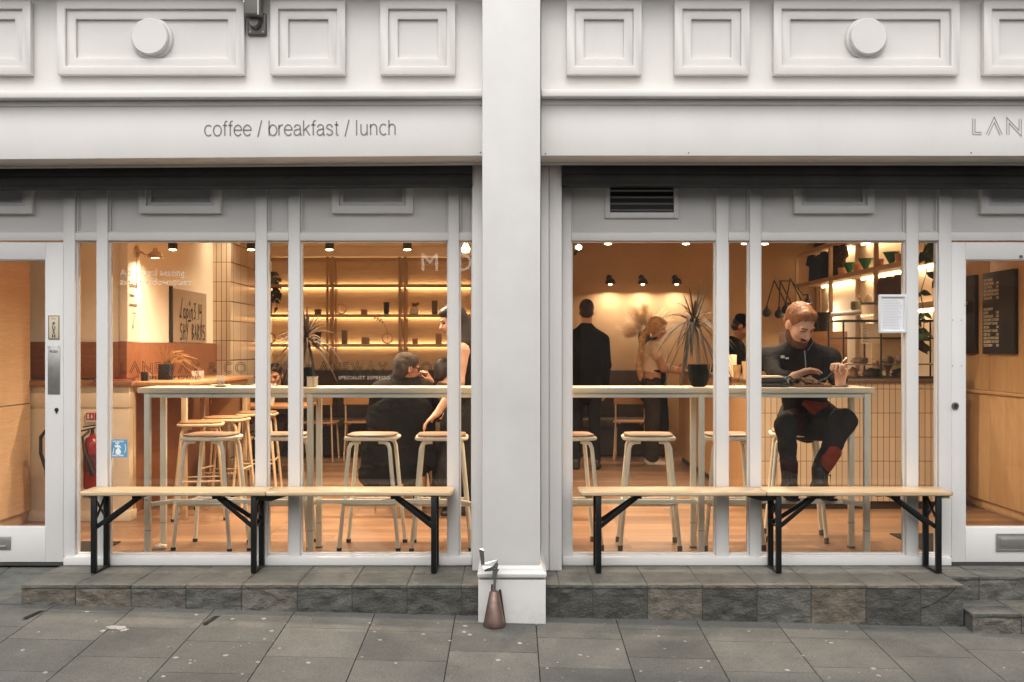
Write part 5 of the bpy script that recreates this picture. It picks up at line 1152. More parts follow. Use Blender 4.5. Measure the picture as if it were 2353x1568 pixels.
def dracaena(lab, loc, pot, zc, n, spread, seed, stemx=.0, up=.6):
    rr = random.Random(seed); T = thing('potted_dracaena', lab, 'potted plant', loc)
    mb = MB(); pot(mb); mb.build('pot', mat('charcoal_pot', (.012, .012, .011), .8), T, bevel=.003)
    mb = MB(); mb.tube([(0, 0, .11), (stemx * .5, 0, zc * .5), (stemx, 0, zc)], [.014, .011, .010], 8); mb.tube([(.012, .01, .11), (.02 + stemx * .4, .01, zc * .5), (stemx + .02, .01, zc - .02)], [.011, .009, .008], 8); mb.build('stem', mat('pale_cane', (.42, .30, .19), .7), T)
    mb = MB(); mb.lathe([(0, .118), (.055, .118)], n=12); mb.build('soil', M_joint, T)
    mb = MB(); c = V(stemx, 0, zc)
    for k in range(n):
        a = rr.uniform(0, 6.283); el = rr.uniform(-.55, 1.3); l = spread * rr.uniform(.8, 1.2); d = V(math.cos(a) * math.cos(el), math.sin(a) * math.cos(el) * .8, math.sin(el)); st = c + V(0, 0, rr.uniform(-.03, .05))
        droop = rr.uniform(.55, 1.15) * (1.1 - max(0, el) / 1.35); pts = []
        for j in range(8):
            t = j / 7; pts.append(st + d * (l * t) + V(0, 0, -droop * l * t * t))
        w = .0078 * rr.uniform(.7, 1.3); mb.leaf(pts, [w * .7, w, w, w, w * .9, w * .7, w * .45, w * .1], (d.x * -.3, -.3 + d.y * -.2, 1), rr.choice([0, 0, 1, 2, 2] if pot is pot_round else [0, 1, 1, 2]), .35)
    mb.build('foliage', [mat('dracaena_leaf', (.085, .042, .026), .6, var=.3, vs=20), mat('dracaena_leaf_light', (.16, .085, .05), .6, var=.3), mat('dracaena_leaf_green', (.045, .034, .018), .6)], T)
    return T
def pot_round(mb): mb.lathe([(.034, 0), (.046, .006), (.060, .030), (.068, .065), (.070, .145), (.066, .145), (.062, .11), (0, .11)], n=32)
def pot_sq(mb): mb.prism(rsq(.047, .008), 0, .125, 'z')
dracaena('spiky dracaena in a dark round pot on the right window table', TB(1606, .37), pot_round, .40, 66, .29, 5, -.03)
dracaena('spiky dracaena in a dark square pot on the left window table', TB(704, .42), pot_sq, .30, 80, .22, 8, .0)
# bearded man's side of the table
x, y, z = TB(1862, .35); T = thing('serving_board', 'brown wooden board with a heap of food before the bearded man', 'serving board', (x, y, z))
mb = MB(); mb.prism(rsq(.115, .03), 0, .016, 'z'); mb.build('board', wood('walnut', (.10, .045, .02), (.17, .08, .035), 'x', .5), T, bevel=.004)
mb = MB(); rr = random.Random(3)
for k in range(46):
    a = rr.uniform(0, 6.28); r = abs(rr.gauss(0, .045)); p = V(math.cos(a) * r * 1.25, math.sin(a) * r * .8, .018 + max(0, .05 - r * .7) * rr.uniform(.3, 1)); s = rr.uniform(.008, .016)
    mb.lathe([(0, -s * .7), (s, -s * .3), (s * .9, s * .4), (0, s * .7)], tuple(p), 7)
mb.build('food', mat('toasted_food', (.55, .34, .18), .7, var=.5, vs=60), T)
x, y, z = TB(1801, .30); T = thing('coffee_cup', 'pale blue coffee cup beside the serving board', 'cup', (x, y, z))
mb = MB(); mb.lathe([(.024, 0), (.028, .004), (.034, .03), (.036, .068), (.0335, .068), (.031, .03), (0, .008)], n=28); mb.build('cup', mat('blue_glaze', (.42, .48, .50), .25, var=.05), T)
mb = MB(); mb.lathe([(0, .058), (.0325, .058)], n=20); mb.build('coffee', mat('black_coffee', (.06, .03, .015), .2, bst=0), T)
mb = MB(); mb.tube([(-.033, 0, .055), (-.058, 0, .052), (-.06, 0, .028), (-.033, 0, .02)], .005, 8); mb.build('handle', MATS['blue_glaze'], T)
x, y, z = TB(1772, .33); T = thing('travel_bag', 'flat black bag with straps lying on the right window table', 'bag', (x, y, z))
mb = MB(); mb.box(-.115, .075, -.08, .08, .001, .026); mb.box(-.10, .085, -.07, .07, .029, .058); mb.build('body', mat('black_nylon', (.018, .017, .016), .5, bs=150, bst=.2), T, bevel=.008, segs=3)
mb = MB(); mb.tube([(.08, -.06, .02), (.11, -.09, .012), (.13, -.08, .045), (.10, -.07, .07), (.07, -.08, .05), (.09, -.10, .01), (.05, -.11, .006)], .006, 8); mb.tube([(.07, -.02, .03), (.12, -.05, .05), (.17, -.06, .055), (.21, -.07, .02), (.20, -.09, .008)], .006, 8); mb.build('strap', M_black, T)
mb = MB(); mb.box(-.11, .06, -.07, .07, .060, .072); mb.build('paper', mat('paper_cream', (.72, .6, .44), .7), T, bevel=.003)
x, y, z = TB(1926, .30); mb = MB()
for i in range(6):
    a = i * 1.1; mb.add([(-.06 + .02 * i * .3, -.03, .002 + .003 * (i % 2)), (.055, -.035 + .005 * i, .003 + .005 * ((i + 1) % 3)), (.06, .03, .002 + .002 * i), (-.05, .035, .004)], [(0, 1, 2, 3)])
solo(mb, 'napkin', mat('napkin_white', (.72, .66, .58), .8), 'crumpled white napkin at the right end of the window table', 'napkin', (x, y, z))
lump((X(373, .53) , .485, .004), (.045, .035, .02), mat('tissue', (.68, .6, .5), .8), 'tissue', 'crumpled white tissue on the floor at the left table leg', 'tissue')
# pampas grass in a wall vase
x = X(1482, 6.9); T = thing('pampas_vase', 'pink pampas grass in a dark wall vase behind the barista woman', 'dried flowers', (x, 6.98, 1.40), world=True)
zc = Z(766, 6.9); mb = MB(); mb.lathe([(0, zc - .22), (.05, zc - .20), (.08, zc - .05), (.07, zc + .02), (.06, zc + .02), (0, zc - .03)], (x, 6.99, 0), 20); mb.build('vase', M_dark, T)
mb = MB(); rr = random.Random(9)
for k in range(30):
    a = rad(-85 + 150 * k / 29 + rr.uniform(-5, 5)); l = rr.uniform(.14, .36); base = V(x, 6.94, zc); d = V(math.sin(a), rr.uniform(-.35, .05), math.cos(a) * .9).normalized(); tip = base + d * l + V(0, 0, -.05 * abs(math.sin(a)))
    mb.tube([base, base.lerp(tip, .5), tip], .002, 4)
    for j in range(260):
        t = rr.uniform(.45, 1.05); p = base.lerp(tip, t); sd = V(rr.gauss(0, 1), rr.gauss(0, .6), rr.gauss(0, 1)).normalized(); e = p + d * rr.uniform(.03, .08) + sd * .055; mb.leaf([p, p.lerp(e, .5), e], [.0006, .0013, .0003], (0, -1, .2), 1)
mb.build('plumes', [M_stem, mat('pampas', (.90, .72, .55), .9, var=.2)], T, smooth=False)
# ================================================================ PEOPLE
def smin(a, b, k):
    h = np.maximum(k - np.abs(a - b), 0) / k
    return np.minimum(a, b) - h * h * k * .25
def surface_net(F, o, h):
    n = F.shape; ins = F < 0
    c = [(i, j, k) for i in (0, 1) for j in (0, 1) for k in (0, 1)]
    cnt = sum(ins[i:n[0] - 1 + i, j:n[1] - 1 + j, k:n[2] - 1 + k].astype(np.int8) for i, j, k in c)
    idx = np.argwhere((cnt > 0) & (cnt < 8))
    if not len(idx): return np.zeros((0, 3)), []
    vals = np.stack([F[idx[:, 0] + i, idx[:, 1] + j, idx[:, 2] + k] for i, j, k in c], 1)
    acc = np.zeros((len(idx), 3)); w = np.zeros(len(idx)); cc = np.array(c, float)
    for a in range(8):
        for b in range(a + 1, 8):
            if np.abs(cc[a] - cc[b]).sum() != 1: continue
            va, vb = vals[:, a], vals[:, b]; m = (va < 0) != (vb < 0); t = np.where(m, va / np.where(m, va - vb, 1), 0)
            acc += np.where(m[:, None], cc[a] + t[:, None] * (cc[b] - cc[a]), 0); w += m
    P = (idx + acc / w[:, None]) * h + o
    vid = -np.ones((n[0] - 1, n[1] - 1, n[2] - 1), np.int64); vid[tuple(idx.T)] = np.arange(len(idx))
    faces = []
    for ax in range(3):
        u, v = [(1, 2), (2, 0), (0, 1)][ax]
        A = np.moveaxis(ins, (ax, u, v), (0, 1, 2)); VI = np.moveaxis(vid, (ax, u, v), (0, 1, 2))
        d = A[:-1, 1:-1, 1:-1] != A[1:, 1:-1, 1:-1]; e = np.argwhere(d); i, j, k = e[:, 0], e[:, 1] + 1, e[:, 2] + 1
        q = np.stack([VI[i, j - 1, k - 1], VI[i, j, k - 1], VI[i, j, k], VI[i, j - 1, k]], 1)
        fl = ~A[i, j, k]; q[fl] = q[fl][:, ::-1]; faces.append(q)
    return P, np.concatenate(faces)
class Fig:
    """a figure described by tapered limbs and ellipsoids that are blended into one skin"""
    def __init__(s): s.p = []
    def cap(s, a, b, ra, rb, tag, k=.03, sq=None): s.p.append(('c', np.array(a, float), np.array(b, float), ra, rb, sq, tag, k, False)); return s
    def ell(s, c, r, tag, rot=None, k=.02, sub=False): s.p.append(('e', np.array(c, float), np.array(r, float), rot if rot is not None else np.eye(3), 0, None, tag, k, sub)); return s
    def field(s, sel, h, grow=0.0, pad=.03):
        pr = [p for p in s.p if sel(p)]
        lo = np.full(3, 1e9); hi = -lo; bb = []
        for p in pr:
            if p[0] == 'c': r = max(p[3], p[4]) * (1.0 if p[5] is None else max(1, p[5][1])) + max(grow, 0); a = np.minimum(p[1], p[2]) - r; b = np.maximum(p[1], p[2]) + r
            else: r = p[2].max() + max(grow, 0); a = p[1] - r; b = p[1] + r
            bb.append((a, b))
            if not p[8]: lo = np.minimum(lo, a); hi = np.maximum(hi, b)
        lo -= pad; hi += pad; n = np.ceil((hi - lo) / h).astype(int) + 1
        F = np.full(n, .5)
        for p, (a, b) in zip(pr, bb):
            m = p[7] + 3 * h; i0 = np.clip(np.floor((a - m - lo) / h).astype(int), 0, n - 1); i1 = np.clip(np.ceil((b + m - lo) / h).astype(int) + 1, 1, n)
            if (i1 <= i0).any(): continue
            g = np.stack(np.meshgrid(*[lo[d] + h * np.arange(i0[d], i1[d]) for d in range(3)], indexing='ij'), -1)
            if p[0] == 'c':
                A, Bv = p[1], p[2]
                if p[5] is not None:
                    nn, f = np.array(p[5][0], float), p[5][1]; nn = nn / np.linalg.norm(nn); St = np.eye(3) + (1 / f - 1) * np.outer(nn, nn)
                    g = (g - A) @ St.T + A; Bv = A + St @ (Bv - A)
                ba = Bv - A; L2 = ba @ ba + 1e-12; t = np.clip(((g - A) @ ba) / L2, 0, 1); d = np.linalg.norm(g - A - t[..., None] * ba, axis=-1) - (p[3] + (p[4] - p[3]) * t)
                if p[5] is not None: d = d * min(1, p[5][1])
            else:
                q = (g - p[1]) @ p[3]; r = p[2]; k0 = np.linalg.norm(q / r, axis=-1); k1 = np.linalg.norm(q / (r * r), axis=-1) + 1e-9; d = k0 * (k0 - 1) / k1
            sl = tuple(slice(i0[d_], i1[d_]) for d_ in range(3)); cur = F[sl]
            F[sl] = -smin(-cur, d, p[7]) if p[8] else smin(cur, d - grow, p[7])
        return F, lo
    def mesh(s, name, m, par, sel, h, grow=0.0, wob=0.0, wf=22, tuft=None):
        F, lo = s.field(sel, h, grow)
        if wob:
            g = np.meshgrid(*[lo[d] + h * np.arange(F.shape[d]) for d in range(3)], indexing='ij')
            rs = np.random.RandomState(len(s.p)); q = [g[d] - lo[d] for d in range(3)]
            wx = [a_ + .02 * np.sin(q[(d + 1) % 3] * 27 + d) + .012 * np.sin(q[(d + 2) % 3] * 61 + 2 * d) for d, a_ in enumerate(q)]
            for k_ in range(9):
                dr = rs.randn(3); dr /= np.linalg.norm(dr); f_ = wf * (1.35 ** k_); F = F + wob * .9 * (1.25 ** -k_) * np.abs(np.sin((wx[0] * dr[0] + wx[1] * dr[1] + wx[2] * dr[2]) * f_ + rs.rand() * 6)) - wob * .45 * (1.25 ** -k_)
        P, Q = surface_net(F, lo, h); o = ORG.get(par.name, (0, 0, 0))
        P = P - np.array(o); V_ = P.tolist(); F_ = Q.tolist() if len(Q) else []
        if tuft:   # loose locks standing off the hair mass
            rs = np.random.RandomState(4); nq, ln, comb = tuft; c0 = P.mean(0); fc = Q[rs.randint(0, len(Q), nq)]
            for f in fc:
                b_ = P[f].mean(0); n_ = np.cross(P[f[1]] - P[f[0]], P[f[2]] - P[f[0]]); n_ /= (np.linalg.norm(n_) + 1e-9); d_ = n_ * rs.uniform(.15, .6) + np.array(comb) * rs.uniform(.5, 1) + rs.randn(3) * .3; sd = np.cross(n_, rs.randn(3)); sd /= (np.linalg.norm(sd) + 1e-9); i_ = len(V_); e_ = b_ + d_ * ln * rs.uniform(.5, 1.2)
                V_ += [(b_ - sd * .0022).tolist(), (b_ + sd * .0022).tolist(), e_.tolist()]; F_.append([i_, i_ + 1, i_ + 2])
        me = bpy.data.meshes.new(name); me.from_pydata(V_, [], F_)
        me.polygons.foreach_set('use_smooth', [True] * len(me.polygons)); me.materials.append(m)
        return link(name, me, par)
def nv(v): v = np.array(v, float); return v / np.linalg.norm(v)
def frame(f, up=(0, 0, 1)):
    f = nv(f); r = nv(np.cross(f, up)); u = np.cross(r, f); return f, r, u
def head(G, c, f, up=(0, 0, 1), s=1.0, beard=False, ear=True, skin='skin'):
    f, r, u = frame(f, up); c = np.array(c, float); Rm = np.stack([r, f, u], 1)
    def P(a, b, d): return c + (r * a + f * b + u * d) * s
    e = lambda p, rr, k=.02, t=skin, sub=False: G.ell(p, np.array(rr) * s, t, Rm, k * s, sub)
    e(P(0, -.012, .032), (.074, .094, .088)); e(P(0, .022, -.045), (.058, .068, .075), .03); e(P(0, .052, -.098), (.030, .026, .022), .03)
    e(P(.038, .05, -.03), (.026, .03, .03), .02); e(P(-.038, .05, -.03), (.026, .03, .03), .02)
    for sx in (-1, 1):
        e(P(sx * .031, .098, .004), (.020, .016, .011), .012, sub=True)
        if ear: e(P(sx * .074, -.008, -.008), (.012, .022, .032), .008)
    e(P(0, .080, .022), (.05, .014, .012), .02)
    G.cap(P(0, .086, .006), P(0, .108, -.030), .008 * s, .0135 * s, skin, .012 * s); e(P(.010, .098, -.034), (.009, .009, .008), .008); e(P(-.010, .098, -.034), (.009, .009, .008), .008)
    for sx in (-1, 1):
        e(P(sx * .031, .074, .002), (.014, .013, .012), .003, 'eye'); G.cap(P(sx * .016, .089, .004), P(sx * .046, .080, .003), .0035 * s, .003 * s, 'lash', .002); G.cap(P(sx * .014, .094, .022), P(sx * .048, .084, .024), .0048 * s, .004 * s, 'brow', .003)
    e(P(0, .086, -.062), (.024, .010, .0055), .004, 'lip'); e(P(0, .085, -.071), (.019, .010, .006), .004, 'lip')
    if beard:
        e(P(0, .036, -.094), (.058, .062, .042), .012, 'beard'); e(P(.049, .006, -.062), (.018, .040, .046), .02, 'beard'); e(P(-.049, .006, -.062), (.018, .040, .046), .02, 'beard'); e(P(0, .088, -.050), (.032, .016, .009), .01, 'beard')
        e(P(0, .118, -.066), (.018, .022, .010), .006, 'beard', True)
    return P, Rm
def hair_short(G, P, Rm, s, t='hair', top=.0, back=.0, fringe=.02):
    G.ell(P(0, -.018, .038 + top), np.array((.080, .098, .091)) * s, t, Rm, .02 * s); G.ell(P(0, -.06, -.02), np.array((.068, .05, .05 + back)) * s, t, Rm, .03 * s)
    G.ell(P(0, .045, .088 + top), np.array((.052, .042, .030)) * s, t, Rm, .03 * s)
    G.ell(P(0, .125, -.045 + fringe), np.array((.098, .120, .105)) * s, t, Rm, .012 * s, True)
def hand(G, w, d, n, side, curl=(.4, .5, .5), s=1.0, spread=.0, t='skin', thumb=.5):
    """w wrist, d finger direction, n palm normal, side: +1 thumb on d x n side"""
    d = nv(d); n = nv(np.array(n, float) - d * np.dot(n, d)); l = np.cross(d, n) * side; w = np.array(w, float)
    G.cap(w - d * .02 * s, w + d * .03 * s, .024 * s, .026 * s, t, .02 * s, (n, .75))
    kn = []
    for q, ln in ((.031, .070), (.010, .078), (-.011, .073), (-.031, .058)):
        b = w + (d * (.088 - abs(q) * .25) + l * q) * s; kn.append((b, ln, q)); G.cap(w + (d * .02 + l * q * .6) * s, b, .0155 * s, .0125 * s, t, .014 * s, (n, .8))
    for b, ln, q in kn:
        dd = nv(d + l * q * spread * 6); p = b; a = 0
        for j, (fr, c_) in enumerate(zip((.45, .32, .23), curl)):
            a += c_; dj = dd * math.cos(a) + n * math.sin(a); e = p + dj * ln * fr * 1.25 * s; G.cap(p, e, (.0098 - j * .0010) * s, (.0090 - j * .0012) * s, t, .003); p = e
    b = w + (d * .022 + l * .024) * s; dj = nv(d * .62 + l * .75 + n * (.25 + thumb * .4)); e = b + dj * .045 * s; G.cap(b, e, .0145 * s, .0115 * s, t, .012 * s); d2 = nv(dj * .6 + d * .5 + n * .35 * thumb - l * .15); G.cap(e, e + d2 * .036 * s, .011 * s, .0085 * s, t, .005)
def arm(G, S, E, W, t, r=(.058, .046, .036, .030), k=.03):
    G.cap(S, E, r[0], r[1], t, k); G.cap(E, W, r[1] * .95, r[3], t, k)
def leg(G, H, K, A, t, r=(.088, .062, .058, .044), k=.03):
    G.cap(H, K, r[0], r[1], t, k); G.cap(K, A, r[2], r[3], t, k)
def shoe(G, A, d, t, L=.19, h=.035, r=.042):
    d = nv(d); A = np.array(A, float); G.cap(A + np.array((0, 0, -.02)) - d * .03, A - d * .03 + np.array((0, 0, -.06)), .045, .042, t, .03); G.cap(A - d * .02 + np.array((0, 0, -.068)), A + d * L * .8 + np.array((0, 0, -.082)), r, r * .78, t, .03, ((0, 0, 1), .8))
M_skin = mat('skin', (.56, .30, .19), .5, var=.10, vs=14, bs=120, bst=.05); M_skinp = mat('fair_skin', (.62, .36, .25), .5, var=.08, vs=14, bs=120, bst=.05); M_skind = mat('tan_skin', (.40, .19, .11), .5, var=.10, vs=14)
M_eye = mat('eye_dark', (.05, .03, .02), .3); M_lash = mat('lash_dark', (.06, .028, .015), .7); M_lip = mat('lip', (.42, .17, .12), .5)
def hairmat(nm, col): return mat(nm, col, .55, var=.45, vs=28, bs=70, bst=.5)
M_ginger = hairmat('ginger_hair', (.20, .075, .024)); M_blond = hairmat('blonde_hair', (.60, .40, .20)); M_grey_h = mat('grey_hair', (.062, .048, .037), .9, var=.5, vs=28, bs=70, bst=.5); M_dkh = hairmat('dark_hair', (.014, .009, .007))
M_jack = mat('black_jacket', (.012, .011, .011), .75, bs=140, bst=.25); M_coat = mat('black_coat', (.006, .0055, .0055), .85, bs=160, bst=.25); M_trs = mat('charcoal_trouser', (.022, .022, .021), .8, bs=150, bst=.3); M_rust = mat('rust_fabric', (.26, .045, .02), .75, var=.2, vs=20, bs=140, bst=.3); M_dred = mat('dark_red_fabric', (.035, .008, .006), .8)
M_boot = mat('boot_leather', (.022, .018, .015), .5, bs=60, bst=.3)
def finish(G, T, mats, h=.008, order=None, wob=None):
    """the body is one continuous skin; clothing and hair lie over it"""
    soft = ('hair', 'beard', 'eye', 'lash', 'brow', 'lip', 'apron', 'cap', 'strap', 'tie', 'loose', 'laces', 'sole', 'rust', 'darkred')
    G2 = Fig()
    for p in G.p:
        if p[6] in soft: continue
        if p[6] == 'skin': G2.p.append(p)
        else:
            q = list(p)
            if q[0] == 'c': q[3] = max(.006, q[3] - .02); q[4] = max(.006, q[4] - .02); q[7] = min(q[7], .02)
            else: q[2] = np.maximum(q[2] - .02, .006)
            G2.p.append(tuple(q))
    G2.mesh('body', mats['skin'], T, lambda p: True, h)
    seen = []
    for p in G.p:
        if p[6] not in seen and p[6] != 'skin': seen.append(p[6])
    NM = {'lash': 'eyelashes', 'brow': 'eyebrows', 'lip': 'lips', 'eye': 'eyes'}
    for t in seen:
        small = t in ('lash', 'brow', 'lip', 'eye')
        if t in mats and mats[t] is not None:
            wo = (wob or {}).get(t, 0)
            G.mesh(NM.get(t, mats[t][0] if isinstance(mats[t], tuple) else t), mats[t][1] if isinstance(mats[t], tuple) else mats[t], T, lambda p, t=t: p[6] == t, .003 if small else h * .8, 0, wo, tuft={'hair': (700, .016, (.0, .1, -.5)), 'beard': (420, .010, (.1, -.2, -.8))}.get(t))
DZ = np.array((0, 0, 1.0))
def W3(xd, yd, Y): return np.array((X(xd, Y), Y, Z(yd, Y)))

# ---- the bearded man eating at the right window
T = thing('person', 'seated bearded man with ginger hair in a black jacket, fork in his hand', 'person', (2.03, .9, .75), world=True)
G = Fig(); hc = W3(1838, 745, .50)
Pm, Rm = head(G, hc, (.30, -.76, -.56), (.03, -.1, 1), 1.12, beard=True)
hair_short(G, Pm, Rm, 1.13, fringe=.018)
SR, SL = W3(1764, 822, .66), W3(1907, 822, .74); pel = np.array((2.06, .90, .84)); ch = np.array((1.95, .70, 1.19)); nk = np.array((1.925, .62, 1.33))
G.cap(nk, hc + np.array((0, .02, -.05)), .062, .062, 'skin', .03)
G.cap(pel + DZ * -.03, ch, .150, .165, 'jacket', .06, ((0, 1, 0), .72)); G.cap(ch + DZ * .02, nk + DZ * -.045, .16, .085, 'jacket', .06, ((0, 1, 0), .75)); G.cap(SR + DZ * -.015, SL + DZ * -.015, .056, .056, 'jacket', .07)
for S_ in (SR, SL): G.cap(nk + DZ * -.015, S_ + DZ * .0, .070, .048, 'jacket', .06)
G.cap(nk + np.array((0, 0, -.03)), nk + np.array((0, -.012, .035)), .085, .080, 'jacket', .02)
ER = np.array((1.735, .47, 1.135)); WR_ = W3(1822, 866, .36); EL = np.array((2.19, .64, 1.115)); WL_ = W3(1931, 872, .37)
G.cap(SR, ER, .060, .052, 'jacket', .05); G.cap(ER, ER + (WR_ - ER) * .80, .050, .044, 'jacket', .03)
G.cap(SL, EL, .060, .050, 'jacket', .05); G.cap(EL, WL_ + np.array((.012, .02, -.002)), .048, .044, 'jacket', .03)
G.cap(ER + (WR_ - ER) * .7, WR_, .034, .028, 'skin', .02); hand(G, WR_, (.85, -.15, .38), (.1, -.4, -.9), 1, (.25, .35, .4), 1.05, .05)
hd = nv((-.10, -.25, 1)); G.cap(WL_ - hd * .03, WL_ + hd * .01, .03, .03, 'skin', .02); hand(G, WL_ + hd * .0, hd, (-.75, -.62, .0), 1, (1.25, 1.35, 1.0), 1.12, 0)
KL = W3(1940, 968, .52); AL = W3(1884, 1082, .46); KR = W3(1806, 978, .50); AR = W3(1814, 1088, .45)
HL, HR = pel + np.array((.10, 0, -.03)), pel + np.array((-.10, 0, -.03))
G.cap(pel + np.array((-.06, 0, 0)), pel + np.array((.06, 0, 0)), .145, .145, 'trousers', .05); G.cap(HL, KL, .104, .080, 'trousers', .06); G.cap(pel + np.array((-.04, -.14, -.05)), pel + np.array((.10, -.20, -.05)), .105, .10, 'trousers', .08); G.cap(KL, AL + (AL - KL) * -.05, .074, .062, 'trousers', .04); G.cap(HR, KR, .098, .072, 'trousers', .05); G.cap(KR, AR + (AR - KR) * -.05, .068, .056, 'trousers', .04)
a = W3(1845, 926, .70); 
for t_ in range(5): G.cap(a + np.array((.0 + .012 * t_, -.062 - .010 * t_, -.002 - .014 * t_)), a + np.array((.16 - .026 * t_, -.055 - .006 * t_, -.008 - .013 * t_)), .020, .014, 'rust', .02)
c1 = KL + (AL - KL) * .62; c2 = KL + (AL - KL) * .88; G.cap(c1 + np.array((.012, -.018, 0)), c2 + np.array((.010, -.014, 0)), .062, .057, 'rust', .02); c3 = KR + (AR - KR) * .80; G.cap(c3 + np.array((0, -.012, 0)), c3 + np.array((.004, -.012, -.05)), .054, .052, 'darkred', .02); G.cap(HR + (KR - HR) * .35 + np.array((.03, -.035, .03)), HR + (KR - HR) * .7 + np.array((.035, -.03, .015)), .080, .066, 'darkred', .02)
for A_, dd in ((AL, (.22, -1, 0)), (AR, (-.06, -1, 0))):
    d = nv(dd); s0 = np.array((A_[0], A_[1], .42)); G.cap(A_ + DZ * .01, s0, .054, .050, 'boots', .02); G.cap(s0 + DZ * -.015 - d * .03, s0 + DZ * -.03 + d * .13, .050, .042, 'boots', .03, ((0, 0, 1), .85))
    G.cap(np.array((s0[0], s0[1], .352)) - d * .055, np.array((s0[0], s0[1], .352)) + d * .15, .046, .042, 'sole', .01, ((0, 0, 1), .22))
    G.cap(A_ + d * .052 + DZ * -.01, s0 + d * .075 + DZ * .02, .008, .008, 'laces', .004); G.cap(A_ + d * .056 + DZ * -.02, A_ + d * .08 + np.array((.03, 0, -.02)), .004, .004, 'laces', .004); G.cap(A_ + d * .08 + np.array((.03, 0, -.02)), A_ + d * .07 + np.array((.032, 0, -.05)), .004, .004, 'laces', .004)
finish(G, T, {'skin': M_skinp, 'hair': M_ginger, 'beard': mat('ginger_beard', (.085, .030, .012), .7, var=.3, vs=60, bs=150, bst=.5), 'eye': M_skinp, 'lash': M_lash, 'brow': M_ginger, 'lip': M_lip, 'jacket': M_jack, 'trousers': M_trs, 'rust': ('rust_panels', M_rust), 'darkred': ('red_panels', M_dred), 'boots': M_boot, 'sole': ('soles', M_rubd), 'laces': M_black}, .0058, wob={'jacket': .0028, 'trousers': .0045, 'rust': .003, 'hair': .0028, 'beard': .0022})
pz_ = Pm(0, .05, -.2); mb = MB(); mb.bar(tuple(W3(1849, 806, .46)), tuple(W3(1852, 850, .42)), .006, .004); mb.bar(tuple(W3(1872, 781, .47)), tuple(W3(1856, 806, .46)), .005, .004); mb.build('zip', M_grey, T)
mb = MB(); p = W3(1802, 822, .515); mb.box(p[0] - .03, p[0] - .005, p[1] - .03, p[1] - .027, p[2] - .004, p[2] + .014); mb.box(p[0] + .0, p[0] + .022, p[1] - .031, p[1] - .028, p[2] - .010, p[2] + .002); mb.build('chest_badge', mat('badge_white', (.6, .55, .5), .6), T)
mb = MB(); f0, f1 = W3(1946, 822, .325), W3(1908, 860, .30); f2, f3 = W3(1899, 869, .30), W3(1884, 875, .30)
mb.bar(tuple(f0), tuple(f1), .009, .005); mb.bar(tuple(f1), tuple(f2), .012, .005)
for q in (-1, 0, 1): mb.bar(tuple(f2 + np.array((0, 0, q * .004))), tuple(f3 + np.array((0, 0, q * .005))), .004, .004)
solo(mb, 'fork', mat('fork_steel', (.6, .55, .5), .22, 1.0, .05), 'steel fork in the bearded man\'s fist', 'fork')

# ---- man in the long black coat, seen from behind
def standing(lab, x, y, Ht, face, lean=(0, 0)): return thing('person', lab, 'person', (x, y, .004), world=True)
Y = 5.15; xc = X(1346, Y); T = standing('standing man seen from behind in a long black coat', xc, Y, 1.84, (0, 1, 0)); G = Fig(); C = lambda a, b, z: np.array((xc + a, Y + b, z))
Pm, Rm = head(G, C(.01, .02, 1.72), (.05, 1, -.03), s=1.02); hair_short(G, Pm, Rm, 1.0, back=.0, top=.010)
G.cap(C(.005, .01, 1.48), C(.01, .01, 1.64), .055, .056, 'skin', .02); G.cap(C(.005, .01, 1.50), C(.005, .01, 1.545), .072, .064, 'coat', .02)
G.cap(C(0, 0, 1.15), C(0, 0, 1.40), .160, .172, 'coat', .06, ((0, 1, 0), .62)); G.cap(C(-.165, 0, 1.42), C(.165, 0, 1.42), .060, .060, 'coat', .07); G.cap(C(-.15, 0, 1.43), C(.0, 0, 1.50), .058, .07, 'coat', .05); G.cap(C(.15, 0, 1.43), C(.0, 0, 1.50), .058, .07, 'coat', .05); G.cap(C(0, 0, 1.15), C(0, 0, .88), .160, .182, 'coat', .05, ((0, 1, 0), .62))
for s in (-1, 1):
    G.cap(C(s * .205, 0, 1.41), C(s * .228, .0, 1.14), .058, .050, 'coat', .03); G.cap(C(s * .228, 0, 1.14), C(s * .218, .06, .92), .048, .043, 'coat', .03); hand(G, C(s * .222, .065, .90), (0, .1, -1), (-s, 0, 0), s, (.3, .4, .4), 1, 0)
    G.cap(C(s * .09, 0, .92), C(s * .095, 0, .50), .088, .064, 'trousers', .02); G.cap(C(s * .095, 0, .50), C(s * .11, 0, .09), .062, .054, 'trousers', .02); shoe(G, C(s * .115, -.0, .10), (s * .25, 1, 0), 'shoes')
finish(G, T, {'skin': M_skinp, 'hair': M_dkh, 'eye': M_eye, 'lash': None, 'brow': None, 'lip': M_lip, 'coat': M_coat, 'trousers': mat('black_trouser', (.012, .012, .013), .85), 'shoes': M_boot}, .010, wob={'coat': .002, 'trousers': .003})

